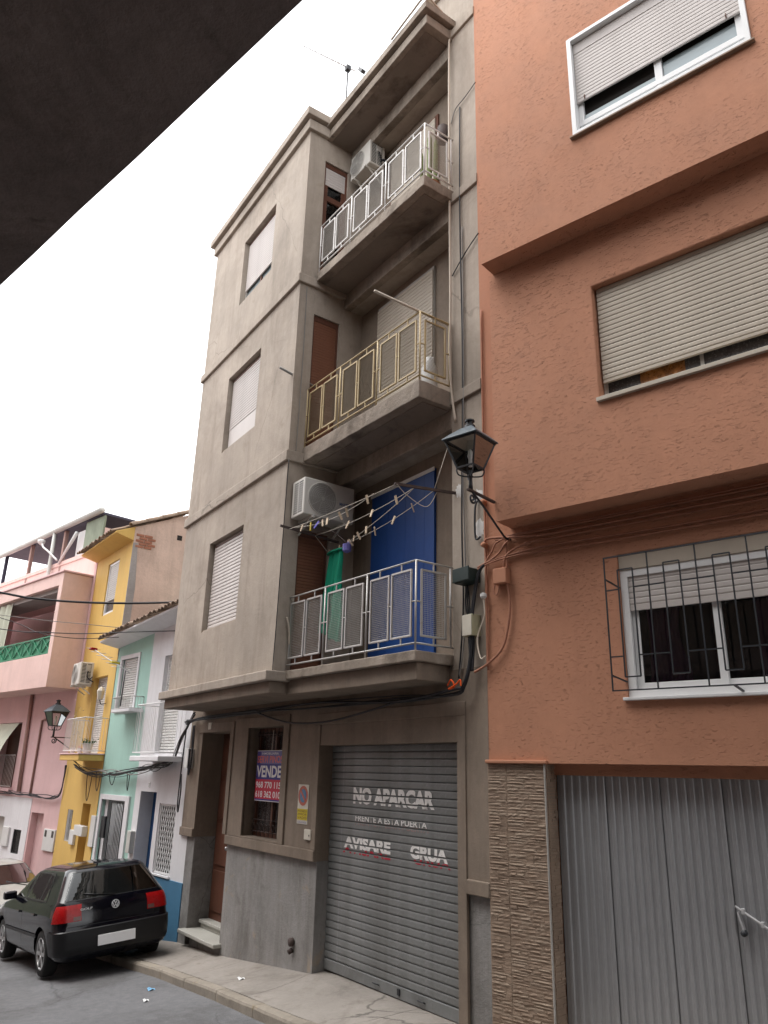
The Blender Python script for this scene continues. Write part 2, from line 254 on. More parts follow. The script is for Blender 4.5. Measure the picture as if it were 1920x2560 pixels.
# ------------------------------------------------------------------ helpers
WM = {}
class MB:
    def __init__(s, mat=None): s.bm = bmesh.new(); s.M = mat.copy() if mat else Matrix()
    def v(s, p): return s.bm.verts.new(s.M @ Vector(p))
    def f(s, pts):
        try: return s.bm.faces.new([s.v(p) for p in pts])
        except ValueError: return None
    def box(s, x0, x1, y0, y1, z0, z1):
        c = [s.v((x, y, z)) for x in (x0, x1) for y in (y0, y1) for z in (z0, z1)]
        for q in ((0, 1, 3, 2), (4, 6, 7, 5), (0, 4, 5, 1), (2, 3, 7, 6), (0, 2, 6, 4), (1, 5, 7, 3)): s.bm.faces.new([c[i] for i in q])
        return s
    def bar(s, p, q, w_, h_=None, upv=(0, 0, 1)):
        p, q = Vector(p), Vector(q); d = (q - p)
        if d.length < 1e-6: return s
        d.normalize(); u = Vector(upv)
        if abs(d.dot(u)) > 0.98: u = Vector((0, 1, 0))
        a = d.cross(u).normalized(); b = a.cross(d); h_ = h_ or w_
        c = []
        for e in (p, q):
            for i, j in ((-1, -1), (1, -1), (1, 1), (-1, 1)): c.append(s.v(e + a * i * w_ / 2 + b * j * h_ / 2))
        for k in range(4): s.bm.faces.new((c[k], c[(k + 1) % 4], c[4 + (k + 1) % 4], c[4 + k]))
        s.bm.faces.new((c[3], c[2], c[1], c[0])); s.bm.faces.new(c[4:8]); return s
    def tube(s, pts, r, n=6, caps=True):
        pts = [Vector(p) for p in pts]; rings = []; prev = None
        for i, p in enumerate(pts):
            a = pts[max(0, i - 1)]; b = pts[min(len(pts) - 1, i + 1)]; d = (b - a)
            if d.length < 1e-9: d = Vector((0, 0, 1))
            d.normalize()
            if prev is None:
                u = Vector((0, 0, 1)) if abs(d.z) < 0.9 else Vector((1, 0, 0))
            else: u = prev
            x = d.cross(u)
            if x.length < 1e-6: x = d.cross(Vector((0, 1, 0)))
            x.normalize(); y = x.cross(d).normalized(); prev = y
            rr = r[i] if isinstance(r, (list, tuple)) else r
            rings.append([s.v(p + (x * math.cos(2 * math.pi * k / n) + y * math.sin(2 * math.pi * k / n)) * rr) for k in range(n)])
        for a, b in zip(rings, rings[1:]):
            for k in range(n): s.bm.faces.new((a[k], a[(k + 1) % n], b[(k + 1) % n], b[k]))
        if caps and n > 2: s.bm.faces.new(rings[0][::-1]); s.bm.faces.new(rings[-1])
        return s
    def prism(s, poly, a0, a1, ax='x'):
        def P(a, q): return {'x': (a, q[0], q[1]), 'y': (q[0], a, q[1]), 'z': (q[0], q[1], a)}[ax]
        A = [s.v(P(a0, q)) for q in poly]; B = [s.v(P(a1, q)) for q in poly]; n = len(poly)
        for k in range(n): s.bm.faces.new((A[k], A[(k + 1) % n], B[(k + 1) % n], B[k]))
        s.bm.faces.new(A[::-1]); s.bm.faces.new(B); return s
    def lathe(s, prof, c=(0, 0, 0), n=16, axis='z', caps=True):
        c = Vector(c); rings = []
        for r, h in prof:
            ring = []
            for k in range(n):
                a = 2 * math.pi * k / n; x, y = r * math.cos(a), r * math.sin(a)
                ring.append(s.v(c + (Vector((x, y, h)) if axis == 'z' else Vector((x, h, y)) if axis == 'y' else Vector((h, x, y)))))
            rings.append(ring)
        for a, b in zip(rings, rings[1:]):
            for k in range(n): s.bm.faces.new((a[k], a[(k + 1) % n], b[(k + 1) % n], b[k]))
        if caps: s.bm.faces.new(rings[0][::-1]); s.bm.faces.new(rings[-1])
        return s
    def wall(s, u0, u1, z0, z1, v, holes=(), depth=0.2):
        us = sorted({u0, u1, *[h[0] for h in holes], *[h[1] for h in holes]}); zs = sorted({z0, z1, *[h[2] for h in holes], *[h[3] for h in holes]})
        us = [u for u in us if u0 <= u <= u1]; zs = [z for z in zs if z0 <= z <= z1]
        for a, b in zip(us, us[1:]):
            for c, d in zip(zs, zs[1:]):
                mu, mz = (a + b) / 2, (c + d) / 2
                if any(h[0] < mu < h[1] and h[2] < mz < h[3] for h in holes): continue
                s.f([(a, v, c), (b, v, c), (b, v, d), (a, v, d)])
        for h in holes:
            dp = v + (h[4] if len(h) > 4 else depth); a, b, c, d = h[:4]; lo, hi = c > z0, d < z1; c = max(c, z0); d = min(d, z1)
            s.f([(a, v, c), (a, v, d), (a, dp, d), (a, dp, c)]); s.f([(b, v, d), (b, v, c), (b, dp, c), (b, dp, d)])
            if hi: s.f([(a, v, d), (b, v, d), (b, dp, d), (a, dp, d)])
            if lo: s.f([(b, v, c), (a, v, c), (a, dp, c), (b, dp, c)])
        return s
    def grid(s, fn, nu, nv, closed=False):
        g = [[s.v(fn(i / nu, j / nv)) for j in range(nv + 1)] for i in range(nu + 1)]
        for i in range(nu):
            for j in range(nv): s.bm.faces.new((g[i][j], g[i + 1][j], g[i + 1][j + 1], g[i][j + 1]))
        return s
    def rough(s, amp, scale=6.0, cut=0.12):
        bm = s.bm
        bmesh.ops.remove_doubles(bm, verts=bm.verts, dist=1e-4)
        for _ in range(5):
            es = [e for e in bm.edges if e.calc_length() > cut]
            if not es: break
            bmesh.ops.subdivide_edges(bm, edges=es, cuts=1, use_grid_fill=True)
        for v in bm.verts:
            n = noise.noise_vector(v.co * scale) + noise.noise_vector(v.co * scale * 3.1) * 0.5
            v.co += n * amp
        return s
    def done(s, name, mat, parent=None, label=None, cat=None, group=None, kind=None, at=None, bevel=0, smooth=False, seg=2):
        bm = s.bm
        bmesh.ops.remove_doubles(bm, verts=bm.verts, dist=1e-5)
        bmesh.ops.recalc_face_normals(bm, faces=bm.faces)
        if parent is not None: inv = WM[parent.name].inverted()
        else: inv = Matrix.Translation(-Vector(at or (0, 0, 0)))
        bmesh.ops.transform(bm, matrix=inv, verts=bm.verts)
        if smooth:
            for f in bm.faces: f.smooth = True
        me = bpy.data.meshes.new(name); bm.to_mesh(me); bm.free()
        if mat: me.materials.append(mat)
        o = bpy.data.objects.new(name, me); C.objects.link(o)
        if parent is not None: o.parent = parent; WM[o.name] = WM[parent.name]
        else: o.location = at or (0, 0, 0); WM[o.name] = Matrix.Translation(Vector(at or (0, 0, 0)))
        if bevel:
            b = o.modifiers.new('bevel', 'BEVEL'); b.width = bevel; b.segments = seg; b.limit_method = 'ANGLE'; b.angle_limit = rad(40)
        tag(o, label, cat, group, kind)
        return o
def tag(o, label=None, cat=None, group=None, kind=None):
    if label: o['label'] = label
    if cat: o['category'] = cat
    if group: o['group'] = group
    if kind: o['kind'] = kind
    return o
def thing(name, label, cat, loc=(0, 0, 0), rot=0.0, group=None, mat=None):
    o = bpy.data.objects.new(name, None); C.objects.link(o); o.empty_display_size = 0.2
    m = mat or Matrix.Translation(Vector(loc)) @ Matrix.Rotation(rot, 4, 'Z')
    o.matrix_world = m; WM[o.name] = m.copy()
    return tag(o, label, cat, group)
def frame(P, deg): return Matrix.Translation(Vector((P[0], P[1], 0))) @ Matrix.Rotation(rad(deg), 4, 'Z')
def inst(src, parent, mworld, name=None):
    o = src.copy(); C.objects.link(o)
    if parent is not None: o.parent = parent; o.matrix_local = WM[parent.name].inverted() @ mworld
    else: o.matrix_world = mworld
    return o
def shared(name, mesh, parent, mworld):
    o = bpy.data.objects.new(name, mesh); C.objects.link(o); o.parent = parent
    o.matrix_local = WM[parent.name].inverted() @ mworld; WM[o.name] = mworld.copy()
    return o
def mesh_of(mb, mat, smooth=False, name='piece'):
    bm = mb.bm; bmesh.ops.recalc_face_normals(bm, faces=bm.faces)
    if smooth:
        for f in bm.faces: f.smooth = True
    me = bpy.data.meshes.new(name); bm.to_mesh(me); bm.free(); me.materials.append(mat); return me
def slat_mesh(L, h, t, mat, groove=0.004):
    mb = MB(); g = groove
    prof = [(0.006, g * 0.25), (-t * 0.75, g * .8), (-t, h * 0.22 + g * .3), (-t, h * 0.80), (-t * 0.75, h - g * 0.35), (0.006, h - g * 0.1)]
    mb.prism(prof, 0, L, 'x'); return mesh_of(mb, mat, name='slat')
def slats(parent, fm, u0, u1, z0, z1, v, pitch, mat, t=0.011, groove=0.004, jit=0.0):
    me = slat_mesh(u1 - u0, pitch, t, mat, groove); n = int(round((z1 - z0) / pitch)); pitch = (z1 - z0) / n
    for k in range(n):
        m = fm @ Matrix.Translation(Vector((u0, v + random.uniform(-jit, jit), z0 + k * pitch))) @ Matrix.Rotation(random.uniform(-jit, jit) * 0.3, 4, 'Y')
        shared('slat', me, parent, m)
def catmull(pts, n=8):
    pts = [Vector(p) for p in pts]; out = []
    P = [pts[0]] + pts + [pts[-1]]
    for i in range(1, len(P) - 2):
        for k in range(n):
            t = k / n; a, b, c, d = P[i - 1], P[i], P[i + 1], P[i + 2]
            out.append(0.5 * ((2 * b) + (c - a) * t + (2 * a - 5 * b + 4 * c - d) * t * t + (3 * b - a - 3 * c + d) * t ** 3))
    out.append(pts[-1]); return out
def sag(p, q, s, n=12):
    p, q = Vector(p), Vector(q)
    return [p.lerp(q, k / n) - Vector((0, 0, s * 4 * (k / n) * (1 - k / n))) for k in range(n + 1)]
def cable(pts, r, mat, label, cat='cable', name='cable', group=None, fm=None, n=6, spline=True):
    mb = MB(fm); mb.tube(catmull(pts) if spline else pts, r, n)
    p0 = mb.M @ Vector(pts[0])
    return mb.done(name, mat, None, label, cat, group, at=tuple(p0), smooth=True)
def text_mb(txt, size, fm, depth=0.002, bold=0.0, xs=1.0, align='CENTER', shear=0.0):
    cu = bpy.data.curves.new('txt', 'FONT'); cu.body = txt; cu.size = size; cu.extrude = depth; cu.offset = bold; cu.align_x = align; cu.align_y = 'BOTTOM_BASELINE'; cu.shear = shear; cu.resolution_u = 3
    o = bpy.data.objects.new('txt', cu); C.objects.link(o)
    dg = bpy.context.evaluated_depsgraph_get(); dg.update()
    me = bpy.data.meshes.new_from_object(o.evaluated_get(dg)); 
    bpy.data.objects.remove(o); 
    mb = MB(); mb.bm.from_mesh(me); bpy.data.meshes.remove(me)
    m = fm @ Matrix.Rotation(math.pi / 2, 4, 'X') @ Matrix.Diagonal((xs, 1, 1, 1))
    bmesh.ops.transform(mb.bm, matrix=m, verts=mb.bm.verts)
    return mb
def fit_text(txt, u0, u1, z0, z1, v, fm, bold=0.0, depth=0.002):
    mb = text_mb(txt, 1.0, Matrix(), 0.0, bold)
    xs = [p.co.x for p in mb.bm.verts]; zs = [p.co.z for p in mb.bm.verts]
    ax, bx, az, bz = min(xs), max(xs), min(zs), max(zs)
    for p in mb.bm.verts:
        p.co = fm @ Vector((u0 + (p.co.x - ax) / (bx - ax) * (u1 - u0), v, z0 + (p.co.z - az) / (bz - az) * (z1 - z0)))
    return mb
ID = Matrix()
# ground heights
def lerp_tab(tab, x):
    if x <= tab[0][0]: a, b = tab[0], tab[1]
    elif x >= tab[-1][0]: a, b = tab[-2], tab[-1]
    else:
        for a, b in zip(tab, tab[1:]):
            if a[0] <= x <= b[0]: break
    return a[1] + (b[1] - a[1]) * (x - a[0]) / (b[0] - a[0])
KT = [(-40, -2.7), (-27, -1.6), (-20, -1.03), (-15.6, -0.67), (-13.1, -0.46), (-11.36, -0.30), (-9.42, -0.15), (-7.4, 0.0), (-3, 0.33), (6, 0.9)]
WT = [(-40, -2.62), (-27, -1.5), (-20, -0.96), (-15, -0.53), (-13.2, -0.335), (-11.4, -0.23), (-8.7, 0.05), (-6.3, 0.06), (-5.7, 0.13), (-3, 0.36), (6, 0.95)]
def kerb_y(x): return lerp_tab([(-40, -1.2), (-27, 2.7), (-20, 4.05), (-15.5, 4.42), (-11.36, 4.45), (-9.4, 4.41), (-7.4, 4.31), (-3, 5.1), (6, 7.2)], x)
def wall_y(x): return lerp_tab([(-40, 1.0), (-20, 4.95), (-13.3, 5.36), (-5.7, 5.36), (6, 8.3)], x)
def ktop(x): return lerp_tab(KT, x)
def road_z(x, y):
    d = kerb_y(x) - y
    return ktop(x) - 0.11 - 0.07 * min(max(d, 0), 1.5) + 0.03 * max(0, d - 3.5)

# ================================================================== GROUND
def sheet(name, xs, yfun, zfun, mat, kind='structure', parent=None, ny=10, label=None):
    mb = MB(); rows = []
    for x in xs:
        a, b = yfun(x); rows.append([mb.v((x, a + (b - a) * k / ny, zfun(x, a + (b - a) * k / ny))) for k in range(ny + 1)])
    for r, q in zip(rows, rows[1:]):
        for k in range(ny): mb.bm.faces.new((r[k], q[k], q[k + 1], r[k + 1]))
    return mb.done(name, mat, parent, kind=kind, smooth=True, label=label)
xs_ = [-32 + 0.5 * k for k in range(76)]
mb = MB(); mb.box(-200, 200, -200, 200, -6.2, -6.0); mb.done('ground', M['dirt'], kind='structure', at=(0, 0, -6))
road = sheet('road', xs_, lambda x: (-3.5, kerb_y(x) + 0.05), road_z, M['asphalt'], ny=26)
def pave_z(x, y):
    k = kerb_y(x); t = min(1, max(0, (y - k) / max(0.2, wall_y(x) - k)))
    return ktop(x) + (lerp_tab(WT, x) - ktop(x)) * t * t
pav = sheet('pavement', xs_, lambda x: (kerb_y(x) + 0.1, wall_y(x) + 0.6), lambda x, y: pave_z(x, y) - 0.03, M['pave'], ny=8)
x = -31.0
while x < 3.5:
    L = random.uniform(1.7, 2.3); x1 = x + L; mb = MB(); n = 6
    rows = []
    for i in range(n + 1):
        xx = x + 0.004 + (L - 0.008) * i / n; a, b = kerb_y(xx) + 0.145, wall_y(xx) + 0.5
        rows.append([mb.v((xx, a + (b - a) * k / 7, pave_z(xx, a + (b - a) * k / 7) + 0.004 * noise.noise(Vector((xx * 1.5, k * 0.8, 0))))) for k in range(8)])
    for r, q in zip(rows, rows[1:]):
        for k in range(7): mb.bm.faces.new((r[k], q[k], q[k + 1], r[k + 1]))
    ex = bmesh.ops.extrude_face_region(mb.bm, geom=mb.bm.faces[:]); bmesh.ops.translate(mb.bm, vec=(0, 0, -0.05), verts=[g for g in ex['geom'] if isinstance(g, bmesh.types.BMVert)])
    mb.done('concrete_slab', M['pave'], pav)
    x = x1
x = -31.0
while x < 3.5:
    L = random.uniform(0.85, 1.15); x1 = x + L; mb = MB()
    n = 4; rows = []
    for i in range(n + 1):
        xx = x + 0.006 + (L - 0.012) * i / n; y = kerb_y(xx); z = ktop(xx) + random.uniform(-0.004, 0.004)
        j = 0.008 * noise.noise(Vector((xx * 4, 3, 1)))
        rows.append([mb.v((xx, y + 0.0 + j, z - 0.3)), mb.v((xx, y + j, z - 0.03)), mb.v((xx, y + 0.012 + j, z - 0.006)), mb.v((xx, y + 0.035 + j, z)), mb.v((xx, y + 0.138, z)), mb.v((xx, y + 0.138, z - 0.3))])
    for r, q in zip(rows, rows[1:]):
        for k in range(5): mb.bm.faces.new((r[k], q[k], q[k + 1], r[k + 1]))
    mb.bm.faces.new(rows[0]); mb.bm.faces.new(rows[-1][::-1])
    mb.done('kerb_stone', M['kerb'], pav)
    x = x1
nbh = thing('added_shade_house', 'unseen house added beyond the orange one on the right, to shade the street', 'house', (1.5, 7.0, 0))  # unseen block, added to cut light coming along the street
FNB = frame((-5.71, 5.33), 14.18); mb = MB(FNB); mb.box(7.05, 26, -0.4, 7, -1, 13.5); mb.done('wall', M['near_wall'], nbh)
for k in range(4):
    mb = MB(FNB); mb.box(8.5 + k * 4, 9.8 + k * 4, -0.43, -0.38, 3.2, 4.6); mb.done('window', M['frost'], nbh)
# bits of litter
for (px, py, s, mt, lab) in ((-10.75, 4.12, 0.05, 'litter_blue', 'small blue plastic scrap on the road by the kerb'), (-9.72, 4.86, 0.045, 'paper', 'white paper scrap lying on the pavement'), (-10.2, 3.86, 0.035, 'paper', 'white scrap lying on the road below the kerb')):
    mb = MB(); z = (pave_z(px, py) if py > kerb_y(px) else road_z(px, py)) + 0.012
    mb.grid(lambda a, b: (px + (a - .5) * s * 2.2 + 0.01 * math.sin(b * 7), py + (b - .5) * s * 1.6, z + 0.012 * math.sin(a * 6 + b * 4)), 4, 4)
    mb.done('litter', M[mt], None, lab, 'litter', at=(px, py, z), smooth=True)

# ================================================================== BUILDING THE PHOTOGRAPHER STANDS UNDER
FN = frame((-2.669, 0.194), 12.23)
near = thing('near_building', 'dark plastered house on the near side, its overhanging floor cutting the top left corner', 'building', mat=FN)
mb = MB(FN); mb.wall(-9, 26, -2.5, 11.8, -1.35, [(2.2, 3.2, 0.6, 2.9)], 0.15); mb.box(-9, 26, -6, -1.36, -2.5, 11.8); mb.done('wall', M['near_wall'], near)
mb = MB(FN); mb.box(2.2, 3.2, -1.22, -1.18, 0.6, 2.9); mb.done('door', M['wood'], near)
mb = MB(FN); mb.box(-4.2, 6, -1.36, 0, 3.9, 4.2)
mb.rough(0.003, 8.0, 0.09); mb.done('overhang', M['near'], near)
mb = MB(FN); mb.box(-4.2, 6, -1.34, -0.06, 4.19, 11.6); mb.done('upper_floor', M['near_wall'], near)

# ================================================================== GREY APARTMENT BUILDING
grey = thing('apartment_building', 'three-storey grey plastered apartment building with oriel bay and stacked mesh-railed balconies', 'building', (-9.5, 5.35, 0))
YW, YB = 5.35, 5.70
FB = frame((-8.83, 4.55), -1.446); FS = frame((-8.83, 4.55), 90)
door_h = (-12.76, -11.5, -0.5, 2.87, 0.42); win_h = (-10.97, -9.86, 1.39, 2.9, 0.22); gar_h = (-8.87, -6.16, -1.5, 2.62, 0.25)
for a, b, hs_ in ((-13.3, -12.1, [(-12.76, -12.1, -0.5, 2.87, 0.42)]), (-12.1, -7.5, [(-12.1, -11.5, -0.5, 2.87, 0.42), (-8.87, -7.5, -1.5, 2.62, 0.25)]), (-7.5, -5.70, [(-7.5, -6.16, -1.5, 2.62, 0.25)])):
    mb = MB(); mb.wall(a, b, -1.5, 1.245, YW + 0.01, hs_)
    mb.bm.normal_update(); kill = [f for f in mb.bm.faces if abs(f.normal.x) > .9 and (abs(f.calc_center_median().x + 12.1) < .01 or abs(f.calc_center_median().x + 7.5) < .01)]
    bmesh.ops.delete(mb.bm, geom=kill, context='FACES'); mb.done('dado', M['dado'], grey, bevel=0.008)
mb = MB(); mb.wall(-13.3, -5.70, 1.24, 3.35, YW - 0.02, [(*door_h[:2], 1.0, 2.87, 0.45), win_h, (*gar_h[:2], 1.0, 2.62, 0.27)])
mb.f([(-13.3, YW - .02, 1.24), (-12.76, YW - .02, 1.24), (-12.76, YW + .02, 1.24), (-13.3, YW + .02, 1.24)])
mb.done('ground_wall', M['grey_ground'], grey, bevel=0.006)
for a, b in ((-13.31, -12.765), (-11.495, -8.875), (-6.02, -5.705)):
    mb = MB(); mb.box(a, b, YW - 0.05, YW + 0.02, 1.235, 1.365); mb.done('band', M['grey_ground'], grey, bevel=0.01)
mb = MB()
for a, b, c, d in ((-11.40, -10.97, 1.367, 3.05), (-9.86, -9.70, 1.367, 3.05), (-10.968, -9.862, 2.9, 3.05), (-10.968, -9.862, 1.367, 1.39)): mb.box(a, b, YW - 0.045, YW, c, d)
mb.box(-11.62, -11.5, YW - 0.04, YW, 1.367, 3.02); mb.box(-12.9, -11.62, YW - 0.04, YW, 2.872, 3.02)
mb.done('window_surround', M['grey_ground'], grey, bevel=0.006)
mb = MB(); mb.box(-8.98, -6.03, YW - 0.035, YW, 2.88, 3.02); mb.box(-8.98, -8.872, YW - 0.035, YW, 1.367, 2.878); mb.box(-6.158, -6.03, YW - 0.035, YW, 0.0, 2.878)
mb.done('garage_surround', M['grey_ground'], grey, bevel=0.006)
mb = MB(); mb.wall(-13.3, -5.70, 3.35, 13.4, YW, [(-8.83, -6.25, 3.4, 6.18, 0.36), (-8.83, -6.25, 6.5, 9.2, 0.36), (-8.83, -6.25, 9.5, 12.04, 0.36)])
mb.done('upper_wall', M['grey'], grey, bevel=0.008)
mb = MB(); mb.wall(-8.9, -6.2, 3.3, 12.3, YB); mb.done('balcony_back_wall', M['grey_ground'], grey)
mb = MB(); mb.box(-13.3, -5.7, 5.9, 12, -1.5, 13.1); mb.done('building_core', M['grey'], grey)
mb = MB(); mb.box(-13.34, -5.66, 5.30, 5.6, 13.4, 13.52); mb.done('parapet_coping', M['grey'], grey, bevel=0.01)
# oriel bay
bw = [(-2.70, -1.36, 4.34, 5.815), (-2.60, -1.28, 7.41, 8.84), (-2.47, -1.16, 10.28, 11.66)]
sw = [(0.24, 0.72, 3.52, 5.45), (0.27, 0.73, 6.67, 8.9), (0.31, 0.76, 9.62, 11.86)]
mb = MB(FB); mb.wall(-3.96, 0, 3.40, 12.3, 0, bw, 0.16)
mb.f([(-3.96, 0, 3.4), (-3.96, 0.9, 3.4), (-3.96, 0.9, 12.3), (-3.96, 0, 12.3)])
mb.M = FS; mb.wall(0, 0.80, 3.40, 12.3, 0, sw, 0.10)
mb.done('oriel_bay', M['grey'], grey, bevel=0.012)
for z0, z1 in ((9.35, 9.50), (6.40, 6.56)):
    mb = MB(FB); mb.box(-4.0, 0.04, -0.045, 0.9, z0, z1); mb.done('band', M['grey'], grey, bevel=0.012)
mb = MB(FB); mb.box(-4.08, 0.05, -0.12, 0.9, 3.375, 3.50); mb.rough(0.004, 5, 0.25); mb.done('bay_moulding', M['grey'], grey, bevel=0.012)
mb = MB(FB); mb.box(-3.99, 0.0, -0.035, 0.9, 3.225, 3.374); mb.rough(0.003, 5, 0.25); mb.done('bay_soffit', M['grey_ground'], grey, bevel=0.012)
for z0, z1, e in ((12.30, 12.49, 0.06), (12.51, 12.66, 0.13)):
    mb = MB(FB); mb.box(-3.96 - e, e, -e, 0.9, z0, z1); mb.done('cornice', M['grey'], grey, bevel=0.012)
mb = MB(FB); mb.box(-3.99, 0.03, -0.03, 0.9, 12.485, 12.52); mb.done('cornice', M['grey'], grey)
for z0, z1, e in ((12.29, 12.45, 0.0), (12.475, 12.60, 0.07)):
    mb = MB(); mb.box(-8.9, -6.18 + e, 4.87 - e, 5.6, z0, z1); mb.rough(0.003, 6, 0.3); mb.done('roof_canopy', M['slab'], grey, bevel=0.01)
mb = MB(); mb.box(-8.9, -6.22, 4.9, 5.6, 12.449, 12.48); mb.done('roof_canopy', M['grey'], grey)
for z in (9.41, 6.47, 12.32):
    mb = MB(); mb.box(-6.25, -5.705, YW - 0.035, YW + 0.02, z, z + 0.14); mb.done('band', M['grey'], grey, bevel=0.01)
# ceilings under each slab inside the loggia
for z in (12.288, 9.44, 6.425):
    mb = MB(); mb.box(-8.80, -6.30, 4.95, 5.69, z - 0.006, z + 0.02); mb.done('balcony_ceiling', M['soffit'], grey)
for z0, z1 in ((6.17, 6.42), (9.19, 9.436), (12.03, 12.283)):
    mb = MB(); mb.box(-8.829, -6.251, 5.345, 5.47, z0, z1); mb.rough(0.003, 5, 0.3); mb.done('ceiling_beam', M['slab'], grey, bevel=0.01)

# windows of the bay
def bay_window(h, zsh, mat, pitch, pale=None):
    u0, u1, z0, z1 = h
    wn = MB(FB)
    for a, b, c, d in ((u0 + .002, u0 + .05, z0 + .002, z1 - .002), (u1 - .05, u1 - .002, z0 + .002, z1 - .002), (u0 + .05, u1 - .05, z1 - .05, z1 - .002), (u0 + .05, u1 - .05, z0 + .002, z0 + .05)): wn.box(a, b, 0.10, 0.15, c, d)
    wo_ = wn.done('window', M['alu_grey'], grey)
    slats(wo_, FB, u0 + 0.05, u1 - 0.05, zsh, z1 - 0.075, 0.09, pitch, mat, t=0.014, groove=0.007)
    mb = MB(FB); mb.box(u0 + .05, u1 - .05, 0.075, 0.10, z1 - .074, z1 - .05); mb.done('blind_slot', M['wood'], wo_)
    mb = MB(FB); mb.box(u0 + .04, u1 - .04, 0.13, 0.138, z0 + .04, zsh + 0.1); mb.done('pane', pale or M['pane_sky'], wo_)
    mb = MB(FB); mb.box((u0 + u1) / 2 - .02, (u0 + u1) / 2 + .02, 0.10, 0.129, z0 + .05, zsh); mb.done('mullion', M['wood'], wo_)
    mb = MB(FB); mb.box(u0 + .03, u1 - .03, -0.015 + 0.03, 0.10, z0 + .003, z0 + .03); mb.done('sill', M['grey'], wo_)
    return wo_
bay_window(bw[0], bw[0][2] + 0.05, M['slat_white'], 0.0555)
wz = bay_window(bw[1], bw[1][2] + 0.42, M['slat_white'], 0.05)
mb = MB(FB); mb.box(bw[1][0] + .05, bw[1][1] - .05, 0.084, 0.1, bw[1][2] + .03, bw[1][2] + .42); mb.done('blank_panel', M['slat_white'], wz)
bay_window(bw[2], bw[2][2] + 0.30, M['slat_white'], 0.05, M['pane_sky'])
# windows in the bay's return wall
def side_window(h, shade_bottom, mat, pitch, frame_mat):
    u0, u1, z0, z1 = h; wn = MB(FS)
    for a, b, c, d in ((u0 + .002, u0 + .035, z0, z1 - .002), (u1 - .035, u1 - .002, z0, z1 - .002), (u0 + .035, u1 - .035, z1 - .09, z1 - .002)): wn.box(a, b, 0.03, 0.08, c, d)
    wo_ = wn.done('window', frame_mat, grey)
    slats(wo_, FS, u0 + .036, u1 - .036, shade_bottom, z1 - .09, 0.045, pitch, mat, t=0.008)
    return wo_
side_window(sw[0], 3.53, M['slat_brown'], 0.045, M['wood'])
side_window(sw[1], 6.68, M['slat_brown'], 0.045, M['wood'])
s3 = side_window(sw[2], 11.42, M['slat_white'], 0.05, M['wood'])
mb = MB(FS); mb.box(0.36, 0.71, 0.07, 0.078, 9.62, 11.42); mb.done('pane', M['glass'], s3)
mb = MB(FS)
for a, b, c, d in ((.345, .40, 9.62, 11.42), (.67, .725, 9.62, 11.42), (.40, .67, 11.12, 11.22), (.40, .67, 9.62, 9.75)): mb.box(a, b, 0.04, 0.069, c, d)
mb.done('sash', M['wood'], s3)
# back-wall shutters and doors of the balconies
mb = MB(); mb.box(-8.33, -6.98, YB - 0.03, YB - 0.002, 6.65, 9.06); bd = mb.done('balcony_door', M['alu_grey'], grey)
slats(bd, ID, -8.32, -6.99, 6.68, 9.0, YB - 0.04, 0.058, M['slat_beige'], t=0.012, groove=0.006)
mb = MB(); mb.box(-8.35, -6.96, YB - 0.012, YB - 0.001, 3.51, 5.99); bd = mb.done('balcony_door', M['blue_board'], grey, label='tall plain blue board door')
for k in range(7):
    a = -8.34 + k * 0.197; mb = MB(); mb.box(a, a + 0.1955, YB - 0.034 - 0.001 * (k % 2), YB - 0.012, 3.52, 5.95); mb.done('plank', M['blue_board'], bd, bevel=0.002)
mb = MB(); mb.box(-8.36, -6.95, YB - 0.045, YB - 0.035, 5.95, 6.0); mb.done('head_rail', M['box_white'], bd)
mb = MB(); mb.box(-8.1, -6.9, YB - 0.03, YB - 0.001, 9.6, 11.75); bd = mb.done('balcony_door', M['wood'], grey)
slats(bd, ID, -8.05, -6.95, 9.65, 11.7, YB - 0.04, 0.06, M['slat_beige'])

